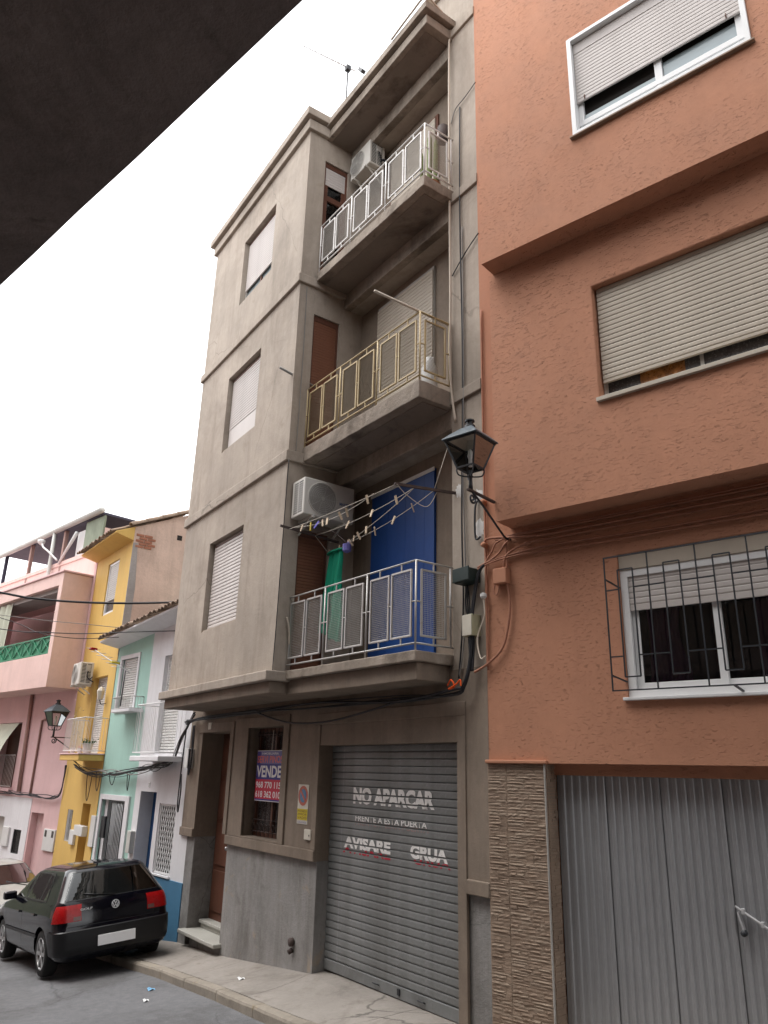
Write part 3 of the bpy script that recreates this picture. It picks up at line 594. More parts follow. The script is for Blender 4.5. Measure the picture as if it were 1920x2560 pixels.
# balcony slabs and railings
def balcony(Lp, Rp, zt, zb, zr0, zr1, railmat, wiremat, pitch, lower=None, nz=1):
    L, R = Vector((Lp[0], Lp[1], 0)), Vector((Rp[0], Rp[1], 0)); ang = math.degrees(math.atan2(R.y - L.y, R.x - L.x)); fm = frame(Lp, ang); n = (R - L).length
    dv = YW - Rp[1] + 0.35
    mb = MB(fm); mb.box(0.0, n + 0.03, -0.03, dv + 0.15, zb, zt); mb.rough(0.006, 7, 0.12); mb.done('balcony_slab', M['slab'], grey, bevel=0.01)
    if lower: mb = MB(fm); mb.box(0.0, n - 0.02, 0.04, dv, lower, zb + 0.002); mb.rough(0.004, 5, 0.2); mb.done('balcony_slab', M['grey_ground'], grey, bevel=0.01)
    t = 0.022
    mb = MB(fm); mb.tube([(0, 0, zr1), (n, 0, zr1)], t / 2, 8); rl = mb.done('railing', railmat, grey, smooth=True)
    mb = MB(fm); mb.tube([(0, 0, zr0), (n, 0, zr0)], t / 2, 8); mb.done('bottom_rail', railmat, rl, smooth=True)
    def post(fm2, u, z0=None):
        mb = MB(fm2); mb.tube([(u, 0, (z0 or zt - 0.02)), (u, 0, zr1)], t / 2, 8); mb.done('post', railmat, rl, smooth=True)
    def panel(fm2, u0, u1):
        z0, z1 = zr0 + 0.075, zr1 - 0.085
        mb = MB(fm2); q = 0.02
        mb.bar((u0, 0, z0), (u0, 0, z1), q, q, (0, 1, 0)); mb.bar((u1, 0, z0), (u1, 0, z1), q, q, (0, 1, 0))
        mb.bar((u0 + q / 2, 0, z0 + q / 2), (u1 - q / 2, 0, z0 + q / 2), q, q); mb.bar((u0 + q / 2, 0, z1 - q / 2), (u1 - q / 2, 0, z1 - q / 2), q, q)
        m_ = (u0 + u1) / 2
        mb.bar((m_, 0, zr0), (m_, 0, z0), q * .8, q * .8, (0, 1, 0)); mb.bar((m_, 0, z1), (m_, 0, zr1), q * .8, q * .8, (0, 1, 0))
        mb.done('panel_frame', railmat, rl, bevel=0.003, seg=1)
        mb = MB(fm2); r = 0.0021
        u = u0 + pitch
        while u < u1 - q / 2: mb.tube([(u, 0.002, z0), (u, 0.002, z1)], r, 3, False); u += pitch
        z = z0 + pitch
        while z < z1 - q / 2: mb.tube([(u0, -0.001, z), (u1, -0.001, z)], r, 3, False); z += pitch
        mb.done('wire_mesh', wiremat, rl)
    def tie(fm2, a, b, z):
        mb = MB(fm2); mb.tube([(a, 0, z), (b, 0, z)], 0.008, 6); mb.done('cross_tie', railmat, rl, smooth=True)
    w3 = n / 3; zm = (zr0 + zr1) / 2 + 0.0
    for k in range(4): post(fm, k * w3)
    for k in range(3):
        a = k * w3; panel(fm, a + 0.075, a + w3 * 0.47); panel(fm, a + w3 * 0.53, a + w3 - 0.075)
        tie(fm, a, a + .075, zm); tie(fm, a + w3 * .47, a + w3 * .53, zm); tie(fm, a + w3 - .075, a + w3, zm)
    fs = frame((Rp[0], Rp[1]), 90); d = YW - Rp[1]
    for z in (zr0, zr1):
        mb = MB(fs); mb.tube([(0, 0, z), (d, 0, z)], t / 2, 8); mb.done('side_rail', railmat, rl, smooth=True)
    post(fs, d - 0.03, zr0); panel(fs, 0.075, d - 0.10); tie(fs, 0, .075, zm); tie(fs, d - .10, d, zm)
    return rl
balcony((-8.86, 4.73), (-6.25, 4.84), 3.51, 3.40, 3.586, 4.475, M['rail_silver'], M['wire'], 0.021, lower=3.215)
balcony((-8.83, 4.80), (-6.25, 4.863), 6.65, 6.43, 6.73, 7.595, M['rail_cream'], M['wire_dark'], 0.018)
balcony((-8.77, 4.83), (-6.20, 4.87), 9.60, 9.44, 9.70, 10.48, M['rail_white'], M['wire'], 0.016)

# garage roller door with painted warning
mb = MB(); mb.box(-8.89, -6.14, 5.57, 5.60, 0.0, 2.7); gd = mb.done('garage_door', M['slat_grey'], grey)
slats(gd, ID, -8.865, -6.165, 0.185, 2.62, 5.535, 0.0812, M['slat_grey'], t=0.012, groove=0.009, jit=0.0012)
mb = MB(); mb.box(-8.86, -6.17, 5.515, 5.55, 0.065, 0.18); mb.done('base_rail', M['slat_grey'], gd, bevel=0.006)
for xx in (-7.75, -6.95):
    mb = MB(); mb.tube([(xx - .05, 5.515, 0.12), (xx - .045, 5.49, 0.13), (xx + .045, 5.49, 0.13), (xx + .05, 5.515, 0.12)], 0.007, 6); mb.done('pull_handle', M['iron'], gd, smooth=True)
mb = MB(); mb.box(-7.36, -7.32, 5.502, 5.516, 0.10, 0.16); mb.done('lock', M['iron'], gd)
def door_text(txt, u0, u1, z0, z1, mat, bold=0.02, v=5.5185, clip=None):
    mb = fit_text(txt, u0, u1, z0, z1, v, ID, bold)
    bm = mb.bm; p = (2.62 - 0.185) / 30
    cuts = []
    for k in range(31):
        zc = 0.185 + k * p; cuts += [(zc - 0.009, zc + 0.008)]
    for a, b in cuts:
        for q in (a, b): bmesh.ops.bisect_plane(bm, geom=bm.verts[:] + bm.edges[:] + bm.faces[:], plane_co=(0, 0, q), plane_no=(0, 0, 1), dist=1e-5)
    kill = []
    for f in bm.faces:
        zc = f.calc_center_median().z
        if any(a < zc < b for a, b in cuts) or (clip and not clip[0] < zc < clip[1]): kill.append(f)
    bmesh.ops.delete(bm, geom=kill, context='FACES')
    return mb.done('lettering', mat, gd)
door_text('NO APARCAR', -8.34, -6.76, 1.935, 2.13, M['letter'], 0.055)
door_text('FRENTE A ESTA PUERTA', -8.28, -6.89, 1.745, 1.81, M['letter'], 0.02)
door_text('FRENTE A ESTA PUERTA', -8.28, -6.86, 1.70, 1.765, M['letter_faded'], 0.01, v=5.5195, clip=(1.60, 1.742))
door_text('AVISARE', -8.51, -7.545, 1.43, 1.567, M['letter'], 0.055)
door_text('GRUA', -7.18, -6.545, 1.43, 1.572, M['letter'], 0.055)
door_text('AVISARE', -8.53, -7.545, 1.372, 1.51, M['letter_red'], 0.02, v=5.5195, clip=(1.3, 1.428))
door_text('GRUA', -7.13, -6.505, 1.378, 1.52, M['letter_red'], 0.02, v=5.5195, clip=(1.3, 1.428))

# entrance door, steps, ground-floor window
mb = MB(); mb.box(-12.75, -11.505, 5.72, 5.76, 0.03, 2.87); ed = mb.done('entrance_door', M['wood'], grey)
for a, b in ((-12.7, -12.15), (-12.1, -11.55)):
    for c, d in ((0.15, 0.75), (0.82, 1.45), (1.52, 2.1), (2.2, 2.8)):
        mb = MB(); mb.box(a, b, 5.70, 5.722, c, d); mb.done('panel', M['wood'], ed, bevel=0.012)
mb = MB(); mb.lathe([(0.0, -0.05), (0.03, -0.04), (0.03, 0), (0.012, 0.01), (0.012, 0.04)], (-12.2, 5.70, 1.1), 12, 'y'); mb.done('door_knob', M['rim'], ed, smooth=True)
mb = MB(); mb.box(-12.80, -11.42, 5.23, 5.60, -0.145, -0.09); mb.done('step', M['terrazzo'], grey, bevel=0.012)
mb = MB(); mb.box(-12.58, -11.5, 5.36, 5.70, -0.6, -0.146); mb.done('step_riser', M['dado'], grey)
mb = MB(); mb.box(-12.74, -11.51, 5.55, 5.76, -0.02, 0.03); mb.box(-12.72, -11.53, 5.58, 5.76, -0.09, -0.021); mb.done('step', M['terrazzo'], grey, bevel=0.01)
mb = MB(); mb.box(-10.96, -9.87, 5.55, 5.56, 1.40, 2.89); gw = mb.done('window', M['frost'], grey)
mb = MB()
for a, b, c, d in ((-10.965, -10.91, 1.395, 2.895), (-9.92, -9.865, 1.395, 2.895), (-10.91, -9.92, 2.84, 2.895), (-10.91, -9.92, 1.395, 1.46), (-10.44, -10.39, 1.46, 2.84)): mb.box(a, b, 5.50, 5.549, c, d)
mb.done('window_frame', M['wood'], gw)
mb = MB()
for k in range(9):
    xx = -10.90 + k * 0.122; mb.tube([(xx, 5.47, 1.40), (xx, 5.47, 2.89)], 0.007, 6)
    pts = [(xx + 0.045 * math.sin(t * 0.9), 5.47, 1.48 + 0.045 * (1 - math.cos(t * 0.9))) for t in range(8)]; mb.tube(pts, 0.006, 5)
    pts = [(xx + 0.045 * math.sin(t * 0.9), 5.47, 2.76 + 0.045 * (1 - math.cos(t * 0.9))) for t in range(8)]; mb.tube(pts, 0.006, 5)
mb.tube([(-10.96, 5.47, 1.46), (-9.87, 5.47, 1.46)], 0.007, 6); mb.tube([(-10.96, 5.47, 2.8), (-9.87, 5.47, 2.8)], 0.007, 6); mb.tube([(-10.96, 5.47, 1.62), (-9.87, 5.47, 1.62)], 0.006, 6)
mb.done('grille', M['iron_brown'], gw, smooth=True)
mb = MB(); mb.tube([(-9.35, 5.31, 0.28), (-9.35, 5.35, 0.28)], 0.05, 12); mb.tube([(-9.35, 5.30, 0.17), (-9.35, 5.35, 0.19)], 0.03, 10); mb.done('pipe_stub', M['iron_brown'], grey, smooth=True)

# ================================================================== ORANGE BUILDING
FO = frame((-5.71, 5.33), 14.18)
orange = thing('orange_house', 'orange rendered apartment house stepping out over a corrugated metal garage', 'building', mat=FO)
O1, O2 = -0.30, -0.55
mb = MB(FO); mb.wall(0, 7, -1.0, 4.8, 0, [(0.62, 5.2, -1.2, 2.42, 0.18), (1.45, 3.55, 2.97, 4.27, 0.16)])
mb.f([(0.62, 0.14, 2.32), (5.2, 0.14, 2.32), (5.2, 0.14, 2.419), (0.62, 0.14, 2.419)]); mb.f([(0.62, 0.14, 2.32), (5.2, 0.14, 2.32), (5.2, 0.178, 2.32), (0.62, 0.178, 2.32)])
mb.done('ground_wall', M['orange'], orange, bevel=0.006)
mb = MB(FO); mb.box(0, 7, 0.6, 6, -1, 13.8); mb.done('building_core', M['orange_smooth'], orange)
mb = MB(FO); mb.wall(0, 0.5, 4.8, 14, 0.002); mb.done('side_strip', M['orange_smooth'], orange)
def jetty(u0, z0, z1, o, holes, nm):
    mb = MB(FO); mb.wall(u0, 7, z0, z1, o, holes, 0.17)
    mb.f([(u0, o, z0), (7, o, z0), (7, 0.1, z0), (u0, 0.1, z0)]); mb.f([(u0, o, z0), (u0, o, z1), (u0, 0.1, z1), (u0, 0.1, z0)])
    mb.f([(u0, o, z1), (7, o, z1), (7, 0.6, z1), (u0, 0.6, z1)])
    return mb.done(nm, M['orange'], orange, bevel=0.012)
w2h = (1.53, 3.40, 5.72, 7.0); w1h = (1.575, 3.345, 8.69, 10.04)
jetty(0.335, 4.73, 7.66, O1, [w2h], 'first_floor_wall')
jetty(0.385, 7.655, 14.0, O2, [w1h], 'second_floor_wall')
def ring(fm, u0, u1, z0, z1, v0, v1, t, name, mat, parent, bevel=0.004, bottom=None):
    mb = MB(fm); bt = bottom or t
    mb.box(u0, u0 + t, v0, v1, z0, z1); mb.box(u1 - t, u1, v0, v1, z0, z1); mb.box(u0 + t, u1 - t, v0, v1, z1 - t, z1); mb.box(u0 + t, u1 - t, v0, v1, z0, z0 + bt)
    return mb.done(name, mat, parent, bevel=bevel)
# top window: white aluminium, blind three quarters down, pale fixed lights under a bar
u0, u1, z0, z1 = w1h
wn = ring(FO, u0 - 0.0, u1 + 0.0, z0 + 0.002, z1, O2 - 0.03, O2 + 0.12, 0.045, 'window', M['alu'], orange)
slats(wn, FO, u0 + 0.05, u1 - 0.05, z0 + 0.46, z1 - 0.20, O2 + 0.045, 0.0475, M['slat_white'], t=0.012)
mb = MB(FO); mb.box(u0 + .05, u1 - .05, O2 + 0.03, O2 + 0.08, z1 - 0.195, z1 - 0.048); mb.done('blind_box', M['slat_white'], wn, bevel=0.004)
mb = MB(FO); mb.box(u0 + .046, u1 - .046, O2 + 0.065, O2 + 0.115, z0 + 0.17, z0 + 0.235); mb.done('transom', M['alu'], wn, bevel=0.004)
mb = MB(FO); mb.box(u0 + .87, u0 + .945, O2 + 0.07, O2 + 0.112, z0 + 0.236, z0 + 0.55); mb.done('mullion', M['alu'], wn, bevel=0.004)
mb = MB(FO); mb.box(u0 + .87, u0 + .925, O2 + 0.07, O2 + 0.112, z0 + 0.048, z0 + 0.169); mb.done('mullion', M['alu'], wn, bevel=0.004)
mb = MB(FO); mb.box(u0 + .046, u0 + .10, O2 + 0.07, O2 + 0.112, z0 + 0.236, z0 + 0.5); mb.done('mullion', M['alu'], wn, bevel=0.004)
mb = MB(FO); mb.box(u1 - .12, u1 - .046, O2 + 0.07, O2 + 0.112, z0 + 0.236, z0 + 0.5); mb.done('mullion', M['alu'], wn, bevel=0.004)
mb = MB(FO); mb.box(u0 + .05, u1 - .05, O2 + 0.10, O2 + 0.108, z0 + 0.05, z0 + 0.17); mb.done('lower_pane', M['pane_sky'], wn)
mb = MB(FO); mb.box(u0 + .95, u1 - .12, O2 + 0.10, O2 + 0.108, z0 + 0.236, z0 + 0.44); mb.done('pane', M['pane_sky'], wn)
mb = MB(FO); mb.box(u0 + .10, u0 + .87, O2 + 0.10, O2 + 0.108, z0 + 0.236, z0 + 0.32); mb.done('pane', M['pane_sky'], wn)
mb = MB(FO); mb.box(u0 + .05, u1 - .05, O2 + 0.125, O2 + 0.13, z0 + 0.05, z1 - 0.05); mb.done('backing', M['dark_room'], wn)
mb = MB(FO); mb.box(u0 - .03, u1 + .03, O2 - 0.045, O2 + 0.11, z0 - 0.02, z0 + 0.0); mb.done('sill', M['stone'], wn, bevel=0.003)
for uu in (u0 + .14, u1 - .18):
    mb = MB(FO); mb.tube([(uu, O2 + .03, z0 + .47), (uu, O2 + .02, z0 + .505), (uu, O2 + .028, z0 + .53)], 0.006, 5); mb.done('blind_stop', M['wood'], wn)
# middle window: beige blind, dark panes at the bottom
u0, u1, z0, z1 = w2h
wn = ring(FO, u0 + .002, u1 - .002, z0 + 0.002, z1 - .002, O1 + 0.12, O1 + 0.165, 0.04, 'window', M['alu_grey'], orange)
slats(wn, FO, u0 + 0.02, u1 - 0.02, z0 + 0.24, z1 - 0.005, O1 + 0.085, 0.0525, M['slat_beige'], t=0.013, groove=0.006)
mb = MB(FO)
for k in range(0, 19):
    zc = z0 + 0.24 + 0.0525 * (k + 1)
    if k in (3, 4, 7, 11): continue
    uu = u0 + 0.05
    while uu < u1 - 0.05: mb.box(uu, uu + 0.022, O1 + 0.0775, O1 + 0.081, zc - 0.0035, zc + 0.0035); uu += 0.045
mb.done('blind_slot', M['dark_room'], wn, kind='stuff')
mb = MB(FO); mb.box(u0 + .02, u1 - .02, O1 + .07, O1 + .10, z0 + .205, z0 + .238); mb.done('bottom_rail', M['slat_beige'], wn, bevel=0.004)
mb = MB(FO); mb.box(u0 + .04, u0 + .36, O1 + 0.135, O1 + 0.14, z0 + 0.04, z0 + 0.3); mb.done('pane', M['frost'], wn)
mb = MB(FO); mb.box(u0 + .36, u0 + .78, O1 + 0.135, O1 + 0.14, z0 + 0.04, z0 + 0.3); mb.done('pane', M['amber'], wn, label='amber textured glass pane')
mb = MB(FO); mb.box(u0 + .78, u1 - .04, O1 + 0.135, O1 + 0.14, z0 + 0.04, z0 + 0.3); mb.done('pane', M['frost'], wn)
mb = MB(FO); mb.box(u0 + .92, u0 + .95, O1 + 0.12, O1 + 0.134, z0 + 0.04, z0 + 0.3); mb.done('mullion', M['alu_grey'], wn)
mb = MB(FO); mb.box(u0 - .02, u1 + .02, O1 - 0.035, O1 + 0.119, z0 - 0.02, z0 + 0.022); mb.done('sill', M['slat_beige'], wn, bevel=0.004)
# bottom window behind the grille
u0, u1, z0, z1 = 1.452, 3.548, 2.975, 4.268
wn = ring(FO, u0, u1, z0, z1 - 0.15, 0.03, 0.10, 0.065, 'window', M['alu'], orange)
mb = MB(FO); mb.box(u0, u1, 0.02, 0.13, z1 - .149, z1); mb.done('blind_box', M['slat_beige'], wn, bevel=0.004)
slats(wn, FO, u0 + .066, u1 - .066, z1 - 0.47, z1 - 0.15, 0.055, 0.0535, M['slat_white'], t=0.011)
mb = MB(FO); mb.box(u0 + .066, u1 - .066, 0.042, 0.066, z1 - .53, z1 - .472); mb.done('bottom_rail', M['slat_white'], wn, bevel=0.003)
for a, b in ((u0 + .068, 2.29), (2.23, u1 - .068)):
    s_ = ring(FO, a, b, z0 + .066, z1 - .45, 0.075 if a < 2 else 0.10, 0.097 if a < 2 else 0.12, 0.06, 'sash', M['alu'], wn)
    mb = MB(FO); v = 0.086 if a < 2 else 0.11; mb.box(a + .058, b - .058, v, v + .004, z0 + .12, z1 - .5); mb.done('pane', M['glass'], wn)
mb = MB(FO)
mb.f([(u0, .6, z0 - .1), (u1, .6, z0 - .1), (u1, .6, z1), (u0, .6, z1)]); mb.f([(u0, .16, z0), (u0, .6, z0), (u0, .6, z1), (u0, .16, z1)]); mb.f([(u1, .16, z0), (u1, .6, z0), (u1, .6, z1), (u1, .16, z1)]); mb.f([(u0, .16, z0), (u1, .16, z0), (u1, .6, z0), (u0, .6, z0)]); mb.f([(u0, .16, z1), (u1, .16, z1), (u1, .6, z1), (u0, .6, z1)])
mb.done('room', M['dark_room'], wn)
def curtain(a0, a1, top, bot, sgn):
    mb = MB(FO)
    def fn(s, t):
        wdt = (1 - 0.35 * math.sin(min(1, t * 1.25) * math.pi * 0.9)); u = a0 + (a1 - a0) * s * wdt + sgn * 0.12 * math.sin(t * 3.0)
        return (u, 0.145 + 0.014 * math.sin(s * 26) , top + (bot - top) * t)
    mb.grid(fn, 26, 12); return mb.done('curtain', M['curtain'], wn, smooth=True)
curtain(u0 + .15, u0 + .55, z1 - .3, z0 + .05, 0.3); curtain(2.55, 3.2, z1 - .3, z0 + .05, 0.0)
mb = MB(FO); mb.box(u0 - .03, u1 + .03, -0.04, 0.05, z0 - .028, z0 - .001); mb.done('sill', M['alu'], wn, bevel=0.004)
# wrought grille (bars from measured spacing)
G0 = -0.25
gr = MB(FO); gr.bar((1.425, G0, 4.18), (3.62, G0, 4.18), 0.013, 0.013); gr = gr.done('grille', M['iron'], orange)
def gbar(a, b): mb = MB(FO); mb.bar((a[0], G0 + .001, a[1]), (b[0], G0 + .001, b[1]), 0.011, 0.011, (0, 1, 0)); mb.done('bar', M['iron'], gr)
gbar((1.425, 3.01), (3.62, 3.01)); gbar((1.43, 3.01), (1.43, 4.18))
p_ = 0.1365
def V(k): return 1.55 + p_ * (k - 1)
k = 1
gbar((V(1), 3.12), (V(1), 4.055)); gbar((V(1), 4.055), (V(2), 4.055)); gbar((V(1), 3.12), (V(2), 3.12)); gbar((V(2), 3.12), (V(2), 4.055)); gbar((1.43, 3.88), (V(1), 3.88)); gbar((1.43, 3.295), (V(1), 3.295))
for c in range(5):
    kk = 3 + 3 * c; a, b, d = V(kk), V(kk + 1), V(kk + 2)
    if a > 3.6: break
    gbar((a, 3.01), (a, 4.178)); gbar((V(kk - 1), 3.885), (b, 3.885)); gbar((V(kk - 1), 3.297), (b, 3.297))
    if b < 3.6:
        gbar((b, 3.125), (b, 4.06)); gbar((d, 3.125), (d, 4.06)); gbar((b, 4.06), (d, 4.06)); gbar((b, 3.125), (d, 3.125))
for zz_ in (3.985, 3.14):
    mb = MB(FO); mb.bar((1.43, G0, zz_), (1.45, 0.02, zz_ - .03), 0.012); mb.done('bar', M['iron'], gr)
mb = MB(FO); mb.bar((2.42, G0, 3.01), (2.40, 0.03, 2.99), 0.02, 0.012); mb.done('bar', M['iron'], gr)
# stone-clad pillar
pl = MB(FO); pl.box(-0.002, 0.618, -0.012, 0.17, -0.6, 2.41); pl = pl.done('stone_pillar', M['stone_b'], orange)
mb = MB(FO); mb.box(-0.01, 0.65, -0.05, 0.18, 2.412, 2.445); mb.done('cap', M['orange_smooth'], orange, bevel=0.008)
mb = MB(FO); mb.box(0.612, 0.624, -0.034, -0.012, -0.6, 2.41); mb.done('corner_trim', M['alu_grey'], orange, bevel=0.002)
vari = []
for q in range(8):
    mb = MB(); rr = random.Random(q)
    mb.grid(lambda a, b: (a, -1.0 * (0.55 + 0.45 * rr.random()) if 0 < a < 1 and 0 < b < 1 else -0.25 - 0.4 * rr.random(), b), 4, 2)
    ed_ = [e for e in mb.bm.edges if e.is_boundary]; ex = bmesh.ops.extrude_edge_only(mb.bm, edges=ed_)
    for g in ex['geom']:
        if isinstance(g, bmesh.types.BMVert): g.co.y = 0.3
    vari.append((mesh_of(mb, M['stone'], name='stone'), None))
var_b = []
for me, _ in vari[:4]:
    m2 = me.copy(); m2.materials.clear(); m2.materials.append(M['stone_b']); var_b.append(m2)
strips = []
z = 0.05
while z < 2.405:
    h = random.choice((0.02, 0.024, 0.028, 0.033)); h = min(h, 2.41 - z)
    for a, b in ((0.004, 0.205), (0.212, 0.61)):
        u = a
        while u < b - 0.01:
            L = random.uniform(0.07, 0.2); L = min(L, b - u)
            if b - u - L < 0.05: L = b - u
            strips.append((u, z, L, h)); u += L
    z += h
strips.sort(key=lambda s: -s[2] * s[3])
def stone_m(u, z, L, h): return FO @ Matrix.Translation(Vector((u + .001, -0.011, z + .001))) @ Matrix.Diagonal((L - .002, random.uniform(0.006, 0.014), h - .002, 1))
for s in strips[:290]:
    me = random.choice(var_b) if random.random() < 0.35 else random.choice(vari)[0]
    o = shared('stone', me, pl, stone_m(*s))
bmr = MB()
for s in strips[290:]:
    m = stone_m(*s); u = [Vector((0, 0, 0)), Vector((1, 0, 0)), Vector((1, 0, 1)), Vector((0, 0, 1))]
    a = [bmr.bm.verts.new(m @ (p + Vector((0, -0.3 - 0.5 * random.random(), 0)))) for p in u]; b = [bmr.bm.verts.new(m @ (p + Vector((0, .3, 0)))) for p in u]
    bmr.bm.faces.new(a)
    for k in range(4): bmr.bm.faces.new((a[k], b[k], b[(k + 1) % 4], a[(k + 1) % 4]))
bmr.done('small_stones', M['stone'], pl, kind='stuff')
bmr = MB(FO); z = 0.05
while z < 2.4:
    h = random.choice((0.02, 0.026, 0.032)); v = 0.0
    while v < 0.165:
        L = min(random.uniform(0.06, 0.14), 0.17 - v); d = random.uniform(0.004, 0.014); bmr.box(0.616, 0.619 + d, v + .001, v + L - .001, z + .001, min(z + h, 2.41) - .001); v += L
    z += h
bmr.done('reveal_stones', M['stone'], pl, kind='stuff')
# corrugated garage door leaves
seams = [0.632, 1.105, 1.598, 2.103, 2.61, 3.12, 3.64, 4.16, 4.68, 5.19]
gd2 = MB(FO); gd2.box(0.625, 5.2, 0.19, 0.20, -0.6, 2.40); gd2 = gd2.done('garage_door', M['gd_steel'], orange)
for i, (a, b) in enumerate(zip(seams, seams[1:])):
    mb = MB(FO); n = max(4, int(round((b - a - .01) / 0.073))); p = (b - a - .008) / n; prof = []
    for k in range(n):
        s0 = a + .004 + k * p
        prof += [(s0, 0.176), (s0 + p * .42, 0.176), (s0 + p * .54, 0.165), (s0 + p * .88, 0.165), (s0 + p, 0.176)]
    rows = [[mb.v((u, v + (0.012 if i == 2 else 0) * 0 + (0.006 if i % 2 else 0), zz_)) for u, v in prof] for zz_ in (-0.6, 0.4, 1.4, 2.395 if i != 3 else 2.40)]
    for r, q in zip(rows, rows[1:]):
        for k in range(len(prof) - 1): mb.bm.faces.new((r[k], r[k + 1], q[k + 1], q[k]))
    mb.done('door_panel', M['gd_steel'], gd2)
mb = MB(FO); mb.tube([(2.115, 0.135, 1.40), (2.34, 0.135, 1.27)], 0.009, 8); mb.bar((2.13, 0.15, 1.36), (2.16, 0.15, 1.24), 0.05, 0.012); mb.done('bolt', M['steel'], gd2, smooth=False)
for uu, zz_ in ((2.17, 1.37), (2.30, 1.295)):
    mb = MB(FO); mb.box(uu - .012, uu + .012, 0.125, 0.158, zz_ - .02, zz_ + .02); mb.done('bolt_guide', M['steel'], gd2, bevel=0.003)
mb = MB(FO); mb.lathe([(0.0, 0.11), (0.022, 0.115), (0.022, 0.16)], (2.16, 0, 1.22), 12, 'y'); mb.done('lock', M['iron'], gd2, smooth=True)

# opposite terrace further down the street (out of frame, added to shade the street and fill car reflections)
opp = thing('added_opposite_house', 'pale plastered row house added out of the picture on the left, to shade the street', 'building', mat=FN)
mb = MB(FN); mb.box(-34, -9.05, -7, -1.6, -4, 10.5); mb.done('wall', M['pink'], opp)
for k in range(5):
    mb = MB(FN); mb.box(-32 + k * 4.6, -30.8 + k * 4.6, -1.62, -1.57, 0.4, 2.0); mb.done('window', M['frost'], opp)

enh = thing('added_reflection_house', 'grey-green house added out of sight behind the pink house, for the car glass to reflect', 'house', (-44, -10, -4))  # added out of view so the car's side glass reflects a wall
mb = MB(); mb.box(-50, -42, -32, 5.0, -6, 8.6); mb.done('wall', M['green_panel'], enh)
for k in range(8):
    mb = MB(); mb.box(-42.05, -41.96, -29 + k * 4.2, -27.6 + k * 4.2, 2.0, 4.2); mb.done('window', M['frost'], enh)

# ================================================================== HOUSES DOWN THE STREET
FW, FY, FP = frame((-13.3, 5.34), 5), frame((-17.12, 5.0), 1), frame((-19.92, 4.96), 11)
def far_window(fm, u0, u1, z0, z1, v, parent, fr, zsh, bl, pane, t=0.05, pitch=0.05, rev=0.0):
    wn = ring(fm, u0, u1, z0, z1, v, v + 0.05, t, 'window', fr, parent, bevel=0.004)
    n = max(2, int((z1 - t - zsh) / pitch)); mb = MB(fm); p = (z1 - t - zsh) / n
    for k in range(n):
        z = zsh + k * p; mb.prism([(v + .03, z + .002), (v + .012, z + p * .3), (v + .012, z + p * .75), (v + .03, z + p - .002)], u0 + t, u1 - t, 'x')
    mb.done('roller_blind', bl, wn, kind='stuff')
    mb = MB(fm); mb.box(u0 + t, u1 - t, v + .04, v + .045, z0 + t, z1 - t); mb.done('pane', pane, wn)
    return wn
def bars_rail(fm, pts, z0, z1, mat, parent, step=0.055, name='railing', r=0.0042):
    mb = MB(fm)
    for z in (z0, z1): mb.tube([(p[0], p[1], z) for p in pts], 0.011, 6)
    rl = mb.done(name, mat, parent, smooth=True)
    for a, b in zip(pts, pts[1:]):
        L = math.hypot(b[0] - a[0], b[1] - a[1]); n = max(1, int(L / step))
        for k in range(n + 1):
            t = k / n; x, y = a[0] + (b[0] - a[0]) * t, a[1] + (b[1] - a[1]) * t
            mb = MB(fm); mb.tube([(x, y, z0), (x, y, z1)], r, 5); mb.done('bar', mat, rl)
    return rl
def roof_tiles(fm, u0, u1, v0, v1, z0, z1, parent, rows=3, step=0.16, name='roof_tile'):
    mb = MB(); n = 6; L = math.hypot(v1 - v0, z1 - z0) / rows * 1.12; prof = []
    for k in range(n + 1):
        a = math.pi * k / n; prof.append((math.cos(a) * step * .48, math.sin(a) * step * .36))
    A = [mb.v((x, 0, z)) for x, z in prof]; B = [mb.v((x * .85, L, z * .85)) for x, z in prof]; A2 = [mb.v((x * .82, 0, z * .74)) for x, z in prof]
    for k in range(n): mb.bm.faces.new((A[k], A[k + 1], B[k + 1], B[k])); mb.bm.faces.new((A2[k], A2[k + 1], A[k + 1], A[k]))
    me = mesh_of(mb, M['tile'], name=name); ang = math.atan2(z1 - z0, v1 - v0); c = int((u1 - u0) / step)
    for r_ in range(rows):
        t = r_ / rows
        for k in range(c):
            m = fm @ Matrix.Translation(Vector((u0 + step * (k + .5) + random.uniform(-.01, .01), v0 + (v1 - v0) * t + random.uniform(-.025, .02), z0 + (z1 - z0) * t + 0.02))) @ Matrix.Rotation(ang, 4, 'X') @ Matrix.Rotation(random.uniform(-.04, .04), 4, 'Z')
            shared(name, me, parent, m)
# ---- white house
wh = thing('white_house', 'narrow white house with blue dado, blue door and white-barred balcony beside the grey building', 'house', mat=FW)
mb = MB(FW); mb.wall(-2.055, 0.25, -1.6, 5.12, 0, [(-1.807, -1.115, -1.5, 1.87, 0.30), (-0.955, -0.285, 0.56, 1.69, 0.10), (-1.42, -0.62, 2.55, 4.37, 0.14)]); mb.box(-2.055, 0.25, 0.35, 6, -1.6, 4.9)
mb.done('wall', M['white'], wh, bevel=0.01)
for a, b in ((-1.114, 0.24), (-2.05, -1.808)):
    mb = MB(FW); mb.box(a, b, -0.016, 0.01, -1.5, 0.515); mb.done('dado', M['blue_dado'] if a > -1.5 else M['white'], wh, bevel=0.004)
mb = MB(FW); mb.box(-1.8, -1.12, 0.26, 0.30, -0.6, 1.86); d_ = mb.done('door', M['blue_door'], wh)
for a, b in ((-1.74, -1.49), (-1.43, -1.18)):
    for c, d in ((-0.4, 0.45), (0.55, 1.3), (1.38, 1.78)):
        mb = MB(FW); mb.box(a, b, 0.25, 0.262, c, d); mb.done('panel', M['blue_door'], d_, bevel=0.006)
